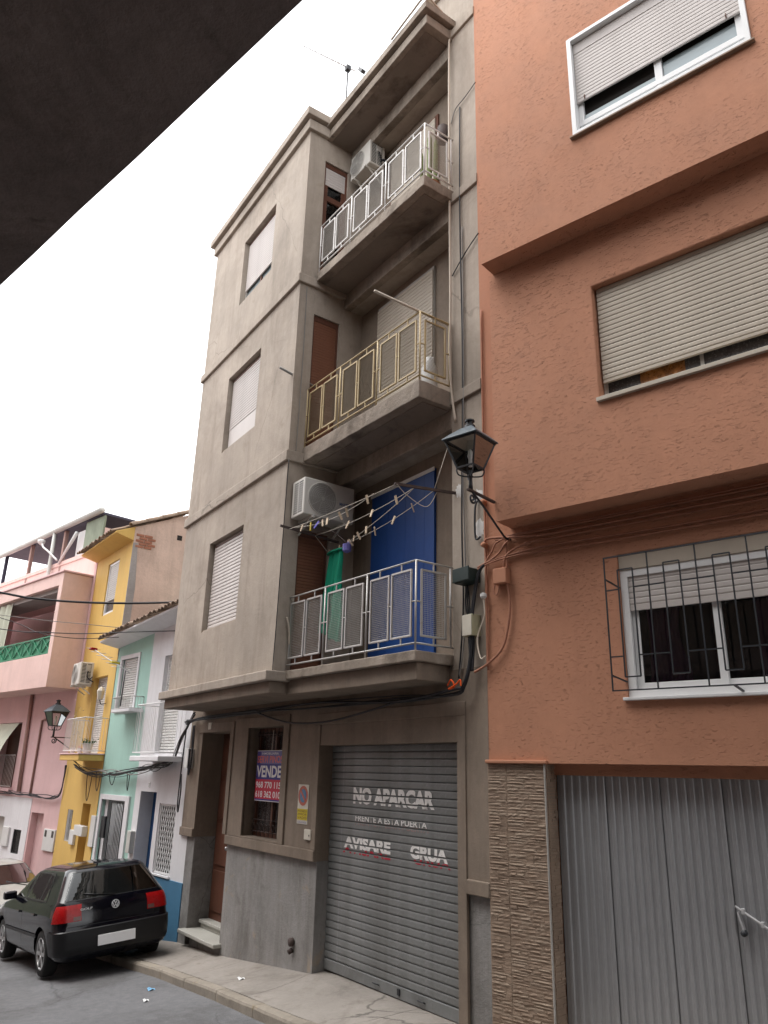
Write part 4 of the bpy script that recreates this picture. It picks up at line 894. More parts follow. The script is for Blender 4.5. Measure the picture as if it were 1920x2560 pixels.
w_ = ring(FW, -0.953, -0.287, 0.562, 1.688, 0.02, 0.06, 0.03, 'window', M['alu'], wh)
mb = MB(FW); mb.box(-0.93, -0.31, 0.062, 0.068, 0.59, 1.66); mb.done('pane', M['frost'], w_)
mb = MB(FW)
for k in range(-12, 13):
    for sgn in (1, -1):
        p0 = []
        for t in (0.59, 1.66):
            u = -0.62 + k * 0.085 + sgn * (t - 1.125) * 0.5; p0.append((u, t))
        (ua, za), (ub, zb) = p0
        def clipu(ua, za, ub, zb):
            lo, hi = -0.925, -0.315; ts = [0, 1]
            if ua == ub: return None
            t1, t2 = sorted(((lo - ua) / (ub - ua), (hi - ua) / (ub - ua))); t1, t2 = max(0, t1), min(1, t2)
            return None if t1 >= t2 else ((ua + (ub - ua) * t1, za + (zb - za) * t1), (ua + (ub - ua) * t2, za + (zb - za) * t2))
        c_ = clipu(ua, za, ub, zb)
        if c_: mb.bar((c_[0][0], 0.03 + .004 * sgn, c_[0][1]), (c_[1][0], 0.03 + .004 * sgn, c_[1][1]), 0.014, 0.006, (0, 1, 0))
mb.done('lattice_grille', M['alu'], w_)
mb = MB(FW); mb.box(-0.99, -0.25, -0.035, 0.02, 0.525, 0.56); mb.done('sill', M['white'], w_, bevel=0.006)
far_window(FW, -1.418, -0.622, 2.56, 4.365, 0.07, wh, M['alu'], 2.62, M['blind_far'], M['frost'], pitch=0.05)
mb = MB(FW); mb.box(-1.46, -0.25, -0.46, 0.0, 2.40, 2.49); mb.rough(0.004, 6, .2); bl_ = mb.done('balcony_slab', M['white'], wh, bevel=0.012)
bars_rail(FW, [(-1.42, 0, 0), (-1.42, -0.43, 0), (-0.29, -0.43, 0), (-0.29, 0, 0)], 2.55, 3.40, M['alu'], wh, 0.07)
mb = MB(FW); mb.box(-1.505, -1.435, -0.008, -0.001, 1.945, 2.035); np_ = mb.done('number_plate', M['paper'], wh)
mb = fit_text('3', -1.485, -1.455, 1.96, 2.02, -0.0085, FW, 0.02); mb.done('numeral', M['iron'], np_)
mb = MB(FW); mb.box(-2.01, -1.84, -0.09, 0.0, 0.79, 1.17); tag(mb.done('meter_cabinet', M['gutter'], None, 'grey meter cabinet on the white wall left of the blue door', 'meter box', at=tuple(FW @ Vector((-1.92, 0, .98))), bevel=0.008))
# ---- teal house
te = thing('teal_house', 'narrow mint green house with a barred gate and a tiny window balcony', 'house', mat=FW)
mb = MB(FW); mb.wall(-3.83, -2.06, -1.6, 4.97, 0.004, [(-3.60, -2.42, -1.5, 1.66, 0.30), (-3.56, -2.66, 3.42, 4.5, 0.12)]); mb.box(-3.83, -2.06, 0.35, 6, -1.6, 4.75)
mb.done('wall', M['teal'], te, bevel=0.008)
mb = MB(FW)
for a, b, c, d in ((-3.70, -3.60, -1.2, 1.76), (-2.42, -2.24, -1.2, 1.76), (-3.60, -2.42, 1.662, 1.76)): mb.box(a, b, -0.03, 0.02, c, d)
mb.done('door_surround', M['white'], te, bevel=0.006)
mb = MB(FW); mb.box(-3.59, -3.45, 0.06, 0.24, -1.0, 1.65); mb.done('door_jamb', M['white'], te)
mb = MB(FW); mb.box(-3.598, -2.422, 0.26, 0.295, -0.9, 1.655); mb.done('door', M['dark_room'], te)
mb = MB(FW); mb.box(-3.42, -3.2, -0.06, -0.02, 0.95, 1.35); mb.done('mail_box', M['iron'], te, bevel=0.006)
gt = ring(FW, -3.07, -2.43, -0.75, 1.655, -0.03, 0.0, 0.025, 'gate', M['iron'], te)
for k in range(9):
    mb = MB(FW); u = -3.02 + k * 0.0695; mb.tube([(u, -0.015, -0.73), (u, -0.015, 1.64)], 0.0055, 6); mb.done('bar', M['steel'], gt, smooth=True)
mb = MB(FW); mb.box(-3.04, -2.45, 0.0, 0.006, -0.72, 0.85); mb.done('gate_sheet', M['iron'], gt)
mb = MB(FW); mb.box(-2.45, -2.2, -0.05, -0.02, 0.56, 0.6); mb.done('latch', M['iron'], gt)
mb = MB(FW); mb.box(-3.72, -3.44, -0.05, 0.28, -0.3, 0.40); mb.done('plinth', M['pink_dark'], te, bevel=0.006)
mb = MB(FW); mb.box(-3.74, -3.42, -0.065, 0.28, 0.402, 0.45); mb.done('plinth_cap', M['white'], te, bevel=0.006)
w_ = ring(FW, -3.62, -2.60, 3.36, 4.56, -0.02, 0.03, 0.08, 'window_surround', M['white'], te)
far_window(FW, -3.535, -2.685, 3.445, 4.475, 0.05, te, M['alu'], 3.5, M['blind_far'], M['frost'], pitch=0.048)
mb = MB(FW); mb.box(-3.05, -2.15, -0.30, 0.0, 3.33, 3.39); mb.done('balcony_slab', M['white'], te, bevel=0.01)
bars_rail(FW, [(-3.08, 0, 0), (-3.08, -0.29, 0), (-2.20, -0.29, 0), (-2.20, 0, 0)], 3.40, 3.63, M['rail_silver'], te, 0.05)
mb = MB(FW); mb.box(-3.98, -3.74, -0.05, -0.0, 0.74, 1.33); tag(mb.done('meter_cabinet', M['box_white'], None, 'pale meter cabinet between the yellow and mint green houses', 'meter box', at=tuple(FW @ Vector((-3.86, 0, 1.0))), bevel=0.008))
# shared eaves
def eave(fm, u0, u1, vo, z0, z1, mat, parent, under, rise=0.45):
    mb = MB(fm); mb.prism([(0.02, z0 - .02), (-vo, z0 + .06), (-vo, z0 + .10), (0.9, z0 + .10 + rise * (0.9 + vo)), (0.9, z0 - .02)], u0, u1, 'x'); mb.done('eave', under, parent, bevel=0.006)
    roof_tiles(fm, u0, u1, -vo - 0.06, 0.9, z0 + .10, z0 + .10 + rise * (0.9 + vo + .06), parent, rows=4, step=0.155)
FE = FW @ Matrix.Translation(Vector((0, 0, 5.06))) @ Matrix.Rotation(rad(-4.2), 4, 'Y')
eave(FE, -2.05, 0.3, 0.42, 0, 0, None, wh, M['white'], 0.42)
eave(FE, -3.9, -2.055, 0.42, 0.0, 0, None, te, M['white'], 0.42)
# tv antenna hanging off the teal facade
def antenna(fm, base, top, tip, nel, el, mat, label, red=None, r=0.012, elv=(0, 0, 1)):
    t = thing('tv_antenna', label, 'antenna', tuple((fm @ Vector(base))))
    mb = MB(fm); mb.tube([base, top], r, 8); mb.done('mast', M['iron'], t, smooth=True)
    a, b = Vector(top), Vector(tip); d = (b - a)
    mb = MB(fm); mb.tube([a - d * 0.12, b], r * .7, 6); mb.done('boom', mat, t, smooth=True)
    e = d.normalized().cross(Vector(elv)).normalized()
    for k in range(nel):
        p = a + d * (0.1 + 0.88 * k / (nel - 1)); L = el * (1.0 - 0.45 * k / nel)
        mb = MB(fm); mb.tube([p - e * L, p + e * L], r * .45, 5); mb.done('element', mat, t, smooth=True)
    if red:
        for f_, s_ in ((0.98, .07), (0.32, .10)):
            p = a + d * f_; mb = MB(fm); mb.bar(p - e * s_, p + e * s_, 0.10, 0.05, (0, 0, 1)); mb.done('plastic_end', red if f_ < .5 else M['tail_red'], t, bevel=0.01)
    return t
antenna(FW, (-2.30, -0.42, 3.42), (-2.28, -0.42, 4.12), (-3.35, -0.75, 4.62), 6, 0.26, M['steel'], 'tv antenna with orange plastic reflector on a bracket before the mint house', M['sign_yellow'])
# ---- yellow house
ye = thing('yellow_house', 'tall ochre yellow house with rough bare gable and potted plants on a narrow balcony', 'house', mat=FY)
mb = MB(FY); mb.wall(-2.75, 0.0, -1.8, 7.56, 0, [(-1.67, -0.845, 5.71, 7.0, 0.10), (-1.5, -0.5, 2.50, 4.23, 0.16), (-1.006, -0.45, -1.7, 1.53, 0.28), (-2.08, -1.66, 0.70, 1.36, 0.12)])
mb.done('wall', M['yellow'], ye, bevel=0.008)
mb = MB(FY); mb.prism([(0.32, -1.8), (0.32, 7.6), (4.5, 9.6), (8, 7.8), (8, -1.8)], -2.74, -0.02, 'x'); mb.done('building_core', M['gable'], ye)
mb = MB(FY); mb.prism([(0.003, 4.6), (0.003, 7.57), (4.5, 9.62), (8, 7.82), (8, 4.6)], -0.018, 0.004, 'x'); mb.rough(0.0035, 3, .35); mb.done('gable_wall', M['gable'], ye)
mb = MB(FY); mb.prism([(-0.003, 4.6), (-0.003, 7.2), (0.10, 7.2), (0.17, 6.2), (0.15, 4.6)], -0.01, 0.012, 'x'); mb.rough(0.003, 6, .2); mb.done('cement_patch', M['cement'], ye)
for r_ in range(5):
    for k in range(2):
        mb = MB(FY); y0 = 0.05 + k * 0.2 + (0.08 if r_ % 2 else 0); z0 = 7.10 + r_ * 0.068; mb.box(0.0, 0.014 + random.uniform(0, .006), y0, y0 + 0.18, z0, z0 + 0.055); mb.done('brick', M['brick'], ye, bevel=0.004)
mb = MB(FY); mb.box(-0.02, 0.012, 1.02, 1.14, 7.46, 7.58); mb.done('vent_hole', M['dark_room'], ye)
me_r = None
for k in range(9):
    m = FY @ Matrix.Translation(Vector((-0.03, -0.1 + k * 0.36, 7.60 + (k * 0.36) * 0.455))) @ Matrix.Rotation(math.atan(0.455), 4, 'X')
    if me_r is None:
        mb = MB(); pr = [(math.cos(math.pi * q / 6) * .11, math.sin(math.pi * q / 6) * .08) for q in range(7)]
        A = [mb.v((x, 0, z)) for x, z in pr]; B = [mb.v((x * .85, .43, z * .85)) for x, z in pr]
        for q in range(6): mb.bm.faces.new((A[q], A[q + 1], B[q + 1], B[q]))
        ex = bmesh.ops.extrude_face_region(mb.bm, geom=mb.bm.faces[:]); bmesh.ops.translate(mb.bm, vec=(0, 0, -.02), verts=[g for g in ex['geom'] if isinstance(g, bmesh.types.BMVert)])
        me_r = mesh_of(mb, M['tile'], name='ridge_tile')
    shared('ridge_tile', me_r, ye, m)
mb = MB(FY); mb.prism([(0.0, 7.25), (-0.42, 7.36), (-0.42, 7.40), (0.1, 7.62), (0.1, 7.25)], -2.72, 0.0, 'x'); mb.done('eave', M['yellow'], ye, bevel=0.006)
roof_tiles(FY, -2.78, 0.04, -0.5, 1.2, 7.38, 8.15, ye, rows=5, step=0.15)
far_window(FY, -1.665, -0.85, 5.715, 6.995, 0.03, ye, M['alu'], 6.05, M['blind_far'], M['frost'], t=0.06)
far_window(FY, -1.495, -0.505, 2.505, 4.225, 0.11, ye, M['alu'], 2.56, M['blind_far'], M['frost'], t=0.05, pitch=0.048)
mb = MB(FY); mb.box(-1.002, -0.454, 0.22, 0.27, -1.2, 1.525); mb.done('door', M['yellow'], ye)
mb = MB(FY); mb.box(-1.02, -0.43, -0.12, 0.0, 0.90, 1.10); mb.done('shelf_box', M['box_white'], ye, bevel=0.01)
g_ = ring(FY, -2.078, -1.662, 0.702, 1.358, 0.02, 0.05, 0.02, 'window', M['alu'], ye)
for k in range(5):
    mb = MB(FY); u = -2.02 + k * 0.075; mb.tube([(u, 0.0, 0.70), (u, 0.0, 1.355)], 0.006, 5); mb.done('bar', M['alu'], g_)
mb = MB(FY); mb.box(-2.06, -1.68, 0.05, 0.06, 0.72, 1.34); mb.done('pane', M['dark_room'], g_)
mb = MB(FY); mb.box(-1.50, -1.20, -0.06, 0.0, 0.68, 0.97); mb.done('meter_cabinet', M['box_white'], None, 'small white meter cabinet on the yellow wall beside the barred window', 'meter box', at=tuple(FY @ Vector((-1.35, 0, .8))), bevel=0.01)
mb = MB(FY); mb.box(-1.46, -0.02, -0.52, 0.0, 2.40, 2.52); mb.done('balcony_slab', M['yellow'], ye, bevel=0.01)
mb = MB(FY); mb.box(-1.48, 0.0, -0.54, 0.0, 2.521, 2.545); mb.done('balcony_floor', M['pink_dark'], ye, bevel=0.004)
bars_rail(FY, [(-1.42, 0, 0), (-1.42, -0.48, 0), (-0.06, -0.48, 0), (-0.06, 0, 0)], 2.60, 3.27, M['rail_white'], ye, 0.055)
# ac unit on the yellow house
def ac_unit(fm, w_, d_, h_, label, side='left', logo=None, ybox=None, rough_s=None):
    t = thing('air_conditioner', label, 'air conditioner', mat=fm)
    mb = MB(fm); mb.box(-w_ / 2, w_ / 2, -d_, 0, 0, h_); mb.done('casing', M['ac'], t, bevel=0.016)
    fc = (-w_ * 0.14, h_ / 2); R = h_ * 0.42
    mb = MB(fm); mb.lathe([(R * 1.05, -d_ - .002), (R * 1.05, -d_ - .010), (R, -d_ - .012), (R, -d_ - .002)], (fc[0], 0, fc[1]), 28, 'y', False); mb.done('fan_ring', M['ac'], t, smooth=True)
    mb = MB(fm); mb.lathe([(0.001, -d_ - .0015), (R, -d_ - .0015)], (fc[0], 0, fc[1]), 28, 'y', False); mb.done('fan_opening', M['ac_shade'], t)
    mb = MB(fm)
    for k in range(1, 9):
        rr = R * k / 8.5; mb.tube([(fc[0] + rr * math.cos(a * math.pi / 12), -d_ - .012, fc[1] + rr * math.sin(a * math.pi / 12)) for a in range(25)], 0.0042, 4, False)
    for k in range(10):
        a = k * math.pi / 5; mb.tube([(fc[0], -d_ - .013, fc[1]), (fc[0] + R * math.cos(a), -d_ - .013, fc[1] + R * math.sin(a))], 0.0035, 4)
    mb.lathe([(0.0, -d_ - .016), (R * .14, -d_ - .014), (R * .14, -d_ - .004)], (fc[0], 0, fc[1]), 14, 'y'); mb.done('fan_guard', M['ac_fin'], t)
    sx = -w_ / 2 if side == 'left' else w_ / 2
    mb = MB(fm); e = 0.0015 * (-1 if side == 'left' else 1)
    for c in range(2):
        for k in range(14):
            y0 = -d_ * .88 + c * d_ * .38; z0 = h_ * .08 + k * h_ * .062; mb.box(min(sx, sx + e), max(sx, sx + e), y0, y0 + d_ * .32, z0, z0 + h_ * .035)
    if logo is not False: mb.done('side_louvre', M['ac_dark'], t, kind='stuff')
    else: mb.bm.free()
    for u in (-w_ * .32, w_ * .32):
        mb = MB(fm); mb.box(u - .018, u + .018, -d_ - .03, 0.02, -.035, -.004); mb.bar((u, -d_ * .8, -.03), (u, 0.015, -.20), .02, .02); mb.done('bracket', M['ac'], t)
    if logo: mb = fit_text(logo, w_ * .20, w_ * .43, h_ * .44, h_ * .52, -d_ - .004, fm, 0.02); mb.done('logo', M['blue_board'], t)
    if ybox:
        mb = MB(fm); mb.box(w_ / 2, w_ / 2 + .012, -d_ * .6, -d_ * .25, h_ * .55, h_ * .85); mb.box(w_ / 2, w_ / 2 + .03, -d_ * .55, -d_ * .3, h_ * .6, h_ * .7); mb.done('terminal_cover', M['ac_fin'], t, bevel=0.004)
        mb = MB(fm); mb.tube(catmull([(w_ / 2 + .01, -d_ * .4, h_ * .6), (w_ / 2 + .06, -d_ * .5, h_ * .4), (w_ / 2 + .05, -d_ * .3, h_ * .22), (w_ / 2 + .05, -.02, h_ * .35)]), 0.011, 6); mb.tube(catmull([(w_ / 2 + .01, -d_ * .3, h_ * .25), (w_ / 2 + .09, -d_ * .3, h_ * .2), (w_ / 2 + .07, 0, h_ * .12)]), 0.013, 6); mb.done('pipe', M['cable'], t, smooth=True)
    return t
ac_unit(FY @ Matrix.Translation(Vector((-1.62, -0.10, 4.06))), 0.62, 0.30, 0.50, 'white air conditioner on the yellow wall above the balcony', 'right', None, True)
# lantern by the balcony door, pots
t = thing('wall_lantern', 'small white wall lantern beside the balcony door of the yellow house', 'wall lamp', tuple(FY @ Vector((-0.42, 0, 3.75))))
mb = MB(FY); mb.lathe([(.055, 3.68), (.085, 3.86), (.04, 3.93), (.01, 3.95)], (-0.40, -0.14, 0), 6); mb.done('lamp_shade', M['sign_cream'], t)
mb = MB(FY); mb.tube(catmull([(-0.40, -0.0, 3.60), (-0.40, -.10, 3.58), (-0.40, -.14, 3.67)]), .01, 6); mb.done('arm', M['iron'], t)
def pot(fm, c, r, h, mat, label, foliage):
    t = thing('flower_pot', label, 'plant pot', tuple(fm @ Vector(c)))
    mb = MB(fm); mb.lathe([(r * .7, 0), (r, h * .9), (r * 1.08, h * .9), (r * 1.08, h), (r * .9, h), (r * .88, h * .85), (0.001, h * .85)], c, 16); mb.done('pot', mat, t, smooth=False)
    mb = MB(fm); rr = random.Random(5)
    for _ in range(foliage[0]):
        p = Vector((c[0] + rr.gauss(0, r * .6), c[1] + rr.gauss(0, r * .6), c[2] + h + abs(rr.gauss(0, foliage[1])) - foliage[1] * .3))
        a = Vector((rr.uniform(-1, 1), rr.uniform(-1, 1), rr.uniform(-1, 1))).normalized() * foliage[2]; b = a.cross(Vector((rr.random(), rr.random(), rr.random()))).normalized() * foliage[2] * .4
        mb.f([p - a, p + b, p + a, p - b])
    mb.done('foliage', foliage[3], t, kind='stuff'); return t
pot(FY, (-0.25, -0.30, 2.55), 0.11, 0.20, M['terracotta'], 'large white pot with trailing green plant at the balcony corner', (140, 0.05, 0.03, M['leaf']))
pot(FY, (-0.55, -0.36, 2.55), 0.06, 0.10, M['terracotta'], 'small white pot with orange flowers on the yellow balcony', (50, 0.03, 0.02, M['flower']))
pot(FY, (-1.2, -0.34, 2.55), 0.06, 0.12, M['terracotta'], 'small pot with tall dry pale plant above the balcony rail', (150, 0.45, 0.022, M['dry']))
# ---- pink house
pk = thing('pink_house', 'long pink house with jutting balcony, roofed terrace and white-painted ground floor at far left', 'house', mat=FP)
mb = MB(FP); mb.wall(-11, 0.17, -3.2, 7.66, 0, [(-1.484, -0.792, -3, 1.185, 0.22), (-2.35, -1.89, 0.2, 0.75, 0.10), (-4.9, -3.03, -3, 1.0, 0.2), (-4.4, -2.96, 1.70, 3.36, 0.3), (-6.2, -1.0, 4.12, 6.5, 0.5)]); mb.done('wall', M['pink_dark'], pk, bevel=0.008)
mb = MB(FP); mb.box(-11, 0.165, 0.62, 8, -3.2, 7.4); mb.done('building_core', M['pink_dark'], pk)
mb = MB(FP); mb.wall(-11, -1.56, -3.1, 1.50, -0.012, [(-2.35, -1.89, 0.2, 0.75, 0.02), (-4.9, -3.03, -3, 1.0, 0.02)]); mb.f([(-1.56, -.012, -3.1), (-1.56, 0, -3.1), (-1.56, 0, 1.5), (-1.56, -.012, 1.5)]); mb.done('white_plinth', M['white'], pk)
mb = MB(FP); mb.box(-1.478, -0.798, 0.16, 0.2, -2, 1.18); mb.done('door', M['pink_dark'], pk)
mb = MB(FP); mb.box(-4.89, -3.04, 0.14, 0.18, -2, 0.99); mb.done('garage_door', M['gutter'], pk)
mb = MB(FP); mb.box(-4.39, -2.97, 0.26, 0.29, 1.7, 3.35); mb.done('balcony_door', M['wood'], pk)
g_ = ring(FP, -2.348, -1.892, 0.202, 0.748, 0.0, 0.04, 0.02, 'window', M['iron'], pk)
for k in range(5):
    mb = MB(FP); u = -2.28 + k * 0.08; mb.tube([(u, 0.01, 0.21), (u, 0.01, 0.74)], 0.007, 5); mb.done('bar', M['iron'], g_)
mb = MB(FP); mb.box(-2.33, -1.91, 0.05, 0.06, 0.22, 0.73); mb.done('pane', M['frost'], g_)
bars_rail(FP, [(-4.4, -0.05, 0), (-2.95, -0.05, 0)], 1.74, 2.52, M['rail_white'], pk, 0.09)
mb = MB(FP); mb.box(-4.45, -2.9, -0.1, 0.0, 1.62, 1.70); mb.done('balcony_sill', M['pink_dark'], pk, bevel=0.008)
mb = MB(FP); mb.grid(lambda a, b: (-4.5 + 1.45 * a, -0.04 - 0.42 * math.sin(min(1, b * 1.2) * 1.5), 3.34 - 1.18 * b), 14, 8); mb.done('awning', M['awning'], pk, smooth=True)
# balcony block
mb = MB(FP); mb.wall(-11, 0.01, 4.06, 6.88, -0.8, [(-6.0, -0.2, 4.86, 6.56, 0.12)])
mb.f([(0.01, -0.8, 4.06), (0.01, 0, 4.06), (0.01, 0, 6.88), (0.01, -0.8, 6.88)]); mb.f([(-11, -0.8, 4.06), (0.01, -0.8, 4.06), (0.01, 0, 4.06), (-11, 0, 4.06)]); mb.f([(-11, -0.8, 6.88), (0.01, -0.8, 6.88), (0.01, 0, 6.88), (-11, 0, 6.88)])
mb.done('balcony_block', M['pink'], pk, bevel=0.01)
mb = MB(FP); mb.box(-11, 0.04, -0.84, 0.0, 6.885, 6.93); mb.done('coping', M['pink_dark'], pk, bevel=0.006)
mb = MB(FP); mb.box(-6.2, -0.1, -0.68, -0.02, 6.45, 6.87); mb.done('balcony_ceiling', M['cement'], pk)
mb = MB(FP); mb.box(-1.35, -0.55, 0.42, 0.48, 4.3, 6.3); mb.done('balcony_door', M['box_white'], pk)
mb = MB(FP); mb.box(-2.6, -1.5, 0.44, 0.48, 4.8, 6.0); mb.done('window', M['frost'], pk)
grl = MB(FP)
for z in (4.9, 5.3): grl.bar((-6.0, -0.74, z), (-0.2, -0.74, z), 0.03, 0.03)
grl = grl.done('railing', M['green_rail'], pk)
for k in range(10):
    a = -6.0 + k * 0.58
    for p, q in (((a, 4.9), (a, 5.3)), ((a + .04, 4.92), (a + .54, 5.28)), ((a + .04, 5.28), (a + .54, 4.92))):
        mb = MB(FP); mb.bar((p[0], -0.74, p[1]), (q[0], -0.742, q[1]), 0.022, 0.022, (0, 1, 0)); mb.done('bar', M['green_rail'], grl)
mb = MB(FP); mb.box(-6.0, -0.2, -0.72, -0.71, 4.88, 5.28); mb.done('mesh_panel', M['green_rail'], grl)
mb = MB(FP); mb.grid(lambda a, b: (-5.0 + 1.85 * a - 0.1 * b, -0.70 + 0.04 * math.sin(a * 30), 6.5 - 1.35 * b), 40, 6); tag(mb.done('curtain', M['awning'], pk, smooth=True))
# terrace
mb = MB(FP); mb.box(-11, 0.16, -0.03, 0.1, 7.56, 7.68); mb.done('parapet_coping', M['pink'], pk, bevel=0.008)
mb = MB(FP); mb.wall(-11, 0.165, 6.93, 7.56, -0.006); mb.done('parapet', M['pink'], pk)
tr = MB(FP); tr.box(-6.55, 0.05, -0.05, 3.2, 8.60, 8.66); tr = tr.done('terrace_roof', M['navy'], pk)
mb = MB(FP); mb.tube([(-7.2, -0.10, 8.60), (0.06, -0.10, 8.70)], 0.085, 10); mb.done('gutter', M['gutter'], tr, smooth=True)
mb = MB(FP); mb.box(-3.0, 0.0, 2.9, 3.0, 7.4, 8.6); mb.done('back_wall', M['navy'], pk)
for u, mt, w_ in ((-4.5, 'post_pink', .10), (-2.24, 'post_pink', .10), (-6.45, 'navy', .08)):
    mb = MB(FP); mb.box(u - w_ / 2, u + w_ / 2, -0.02, 0.08, 6.95 if mt == 'post_pink' else 7.66, 8.6); mb.done('post', M[mt], pk, bevel=0.006)
mb = MB(FP); mb.tube([(-2.72, -0.1, 8.62), (-2.72, -0.1, 7.3), (-2.68, -.1, 6.95)], 0.055, 10); mb.done('drain_pipe', M['gutter'], pk, smooth=True)
mb = MB(FP); mb.box(-1.62, -0.98, 0.10, 0.16, 7.6, 8.45); mb.done('white_panel', M['box_white'], pk)
mb = MB(FP); mb.box(-0.97, 0.05, 0.0, 0.06, 7.66, 8.58); mb.done('green_panel', M['green_panel'], pk, bevel=0.004)
mb = MB(FP); mb.f([(0.06, 0.05, 7.6), (0.06, 3, 7.6), (0.06, 3, 8.25), (0.06, 0.05, 8.25)]); mb.done('side_panel', M['pink'], pk)
mb = MB(FP); mb.box(0.03, 0.14, -0.05, 0.0, 4.07, 7.6); mb.done('corner_strip', M['pink_dark'], pk)
mb = MB(FP); mb.tube([(-2.52, -0.05, 4.06), (-2.36, -0.05, 1.63)], 0.05, 8); mb.done('drain_pipe', M['post_pink'], pk, smooth=True)
mb = MB(FP); mb.tube([(-1.70, -0.03, 1.6), (-1.69, -0.03, 3.37), (-1.45, -.03, 3.39)], 0.03, 6); mb.done('conduit', M['post_pink'], pk, smooth=True)
mb = MB(FP); mb.box(-0.57, 0.02, -0.04, 0.0, 0.40, 0.87); mc = mb.done('meter_cabinet', M['box_white'], None, 'white double meter cabinet on the pink wall right of the rose door', 'meter box', at=tuple(FP @ Vector((-.28, 0, .6))), bevel=0.008)
for u in (-.50, -.14):
    mb = MB(FP); mb.box(u, u + .1, -0.046, -0.04, 0.70, 0.84); mb.done('viewing_window', M['frost'], mc)
mb = MB(FP); mb.box(-2.92, -2.54, -0.06, -0.012, 0.33, 0.78); tag(mb.done('meter_cabinet', M['box_white'], None, 'pale meter cabinet on the white plinth at the far left', 'meter box', at=tuple(FP @ Vector((-2.7, 0, .55))), bevel=0.008))
# floodlight on the terrace
t = thing('floodlight', 'white goose-neck lamp on the pink terrace parapet', 'lamp', tuple(FP @ Vector((-2.3, -0.08, 7.75))))
mb = MB(FP); mb.tube(catmull([(-2.28, -0.1, 7.72), (-2.7, -0.2, 8.02), (-3.0, -0.25, 8.2), (-3.15, -.25, 8.36)]), 0.028, 6); mb.done('arm', M['box_white'], t, smooth=True)
mb = MB(FP); mb.lathe([(0.03, 0), (0.10, 0.06), (0.11, 0.14), (0.05, 0.17), (0.001, .175)], (-3.2, -0.25, 8.30), 12); mb.done('lamp_head', M['box_white'], t, smooth=True)
t = thing('folded_parasol', 'folded white parasol leaning on the pink terrace', 'parasol', tuple(FP @ Vector((-2.2, 0.0, 7.7))))
mb = MB(FP); mb.tube([(-2.25, -0.06, 7.62), (-1.35, -0.06, 8.36)], [0.03, 0.055], 8); mb.done('canopy', M['box_white'], t, smooth=True)

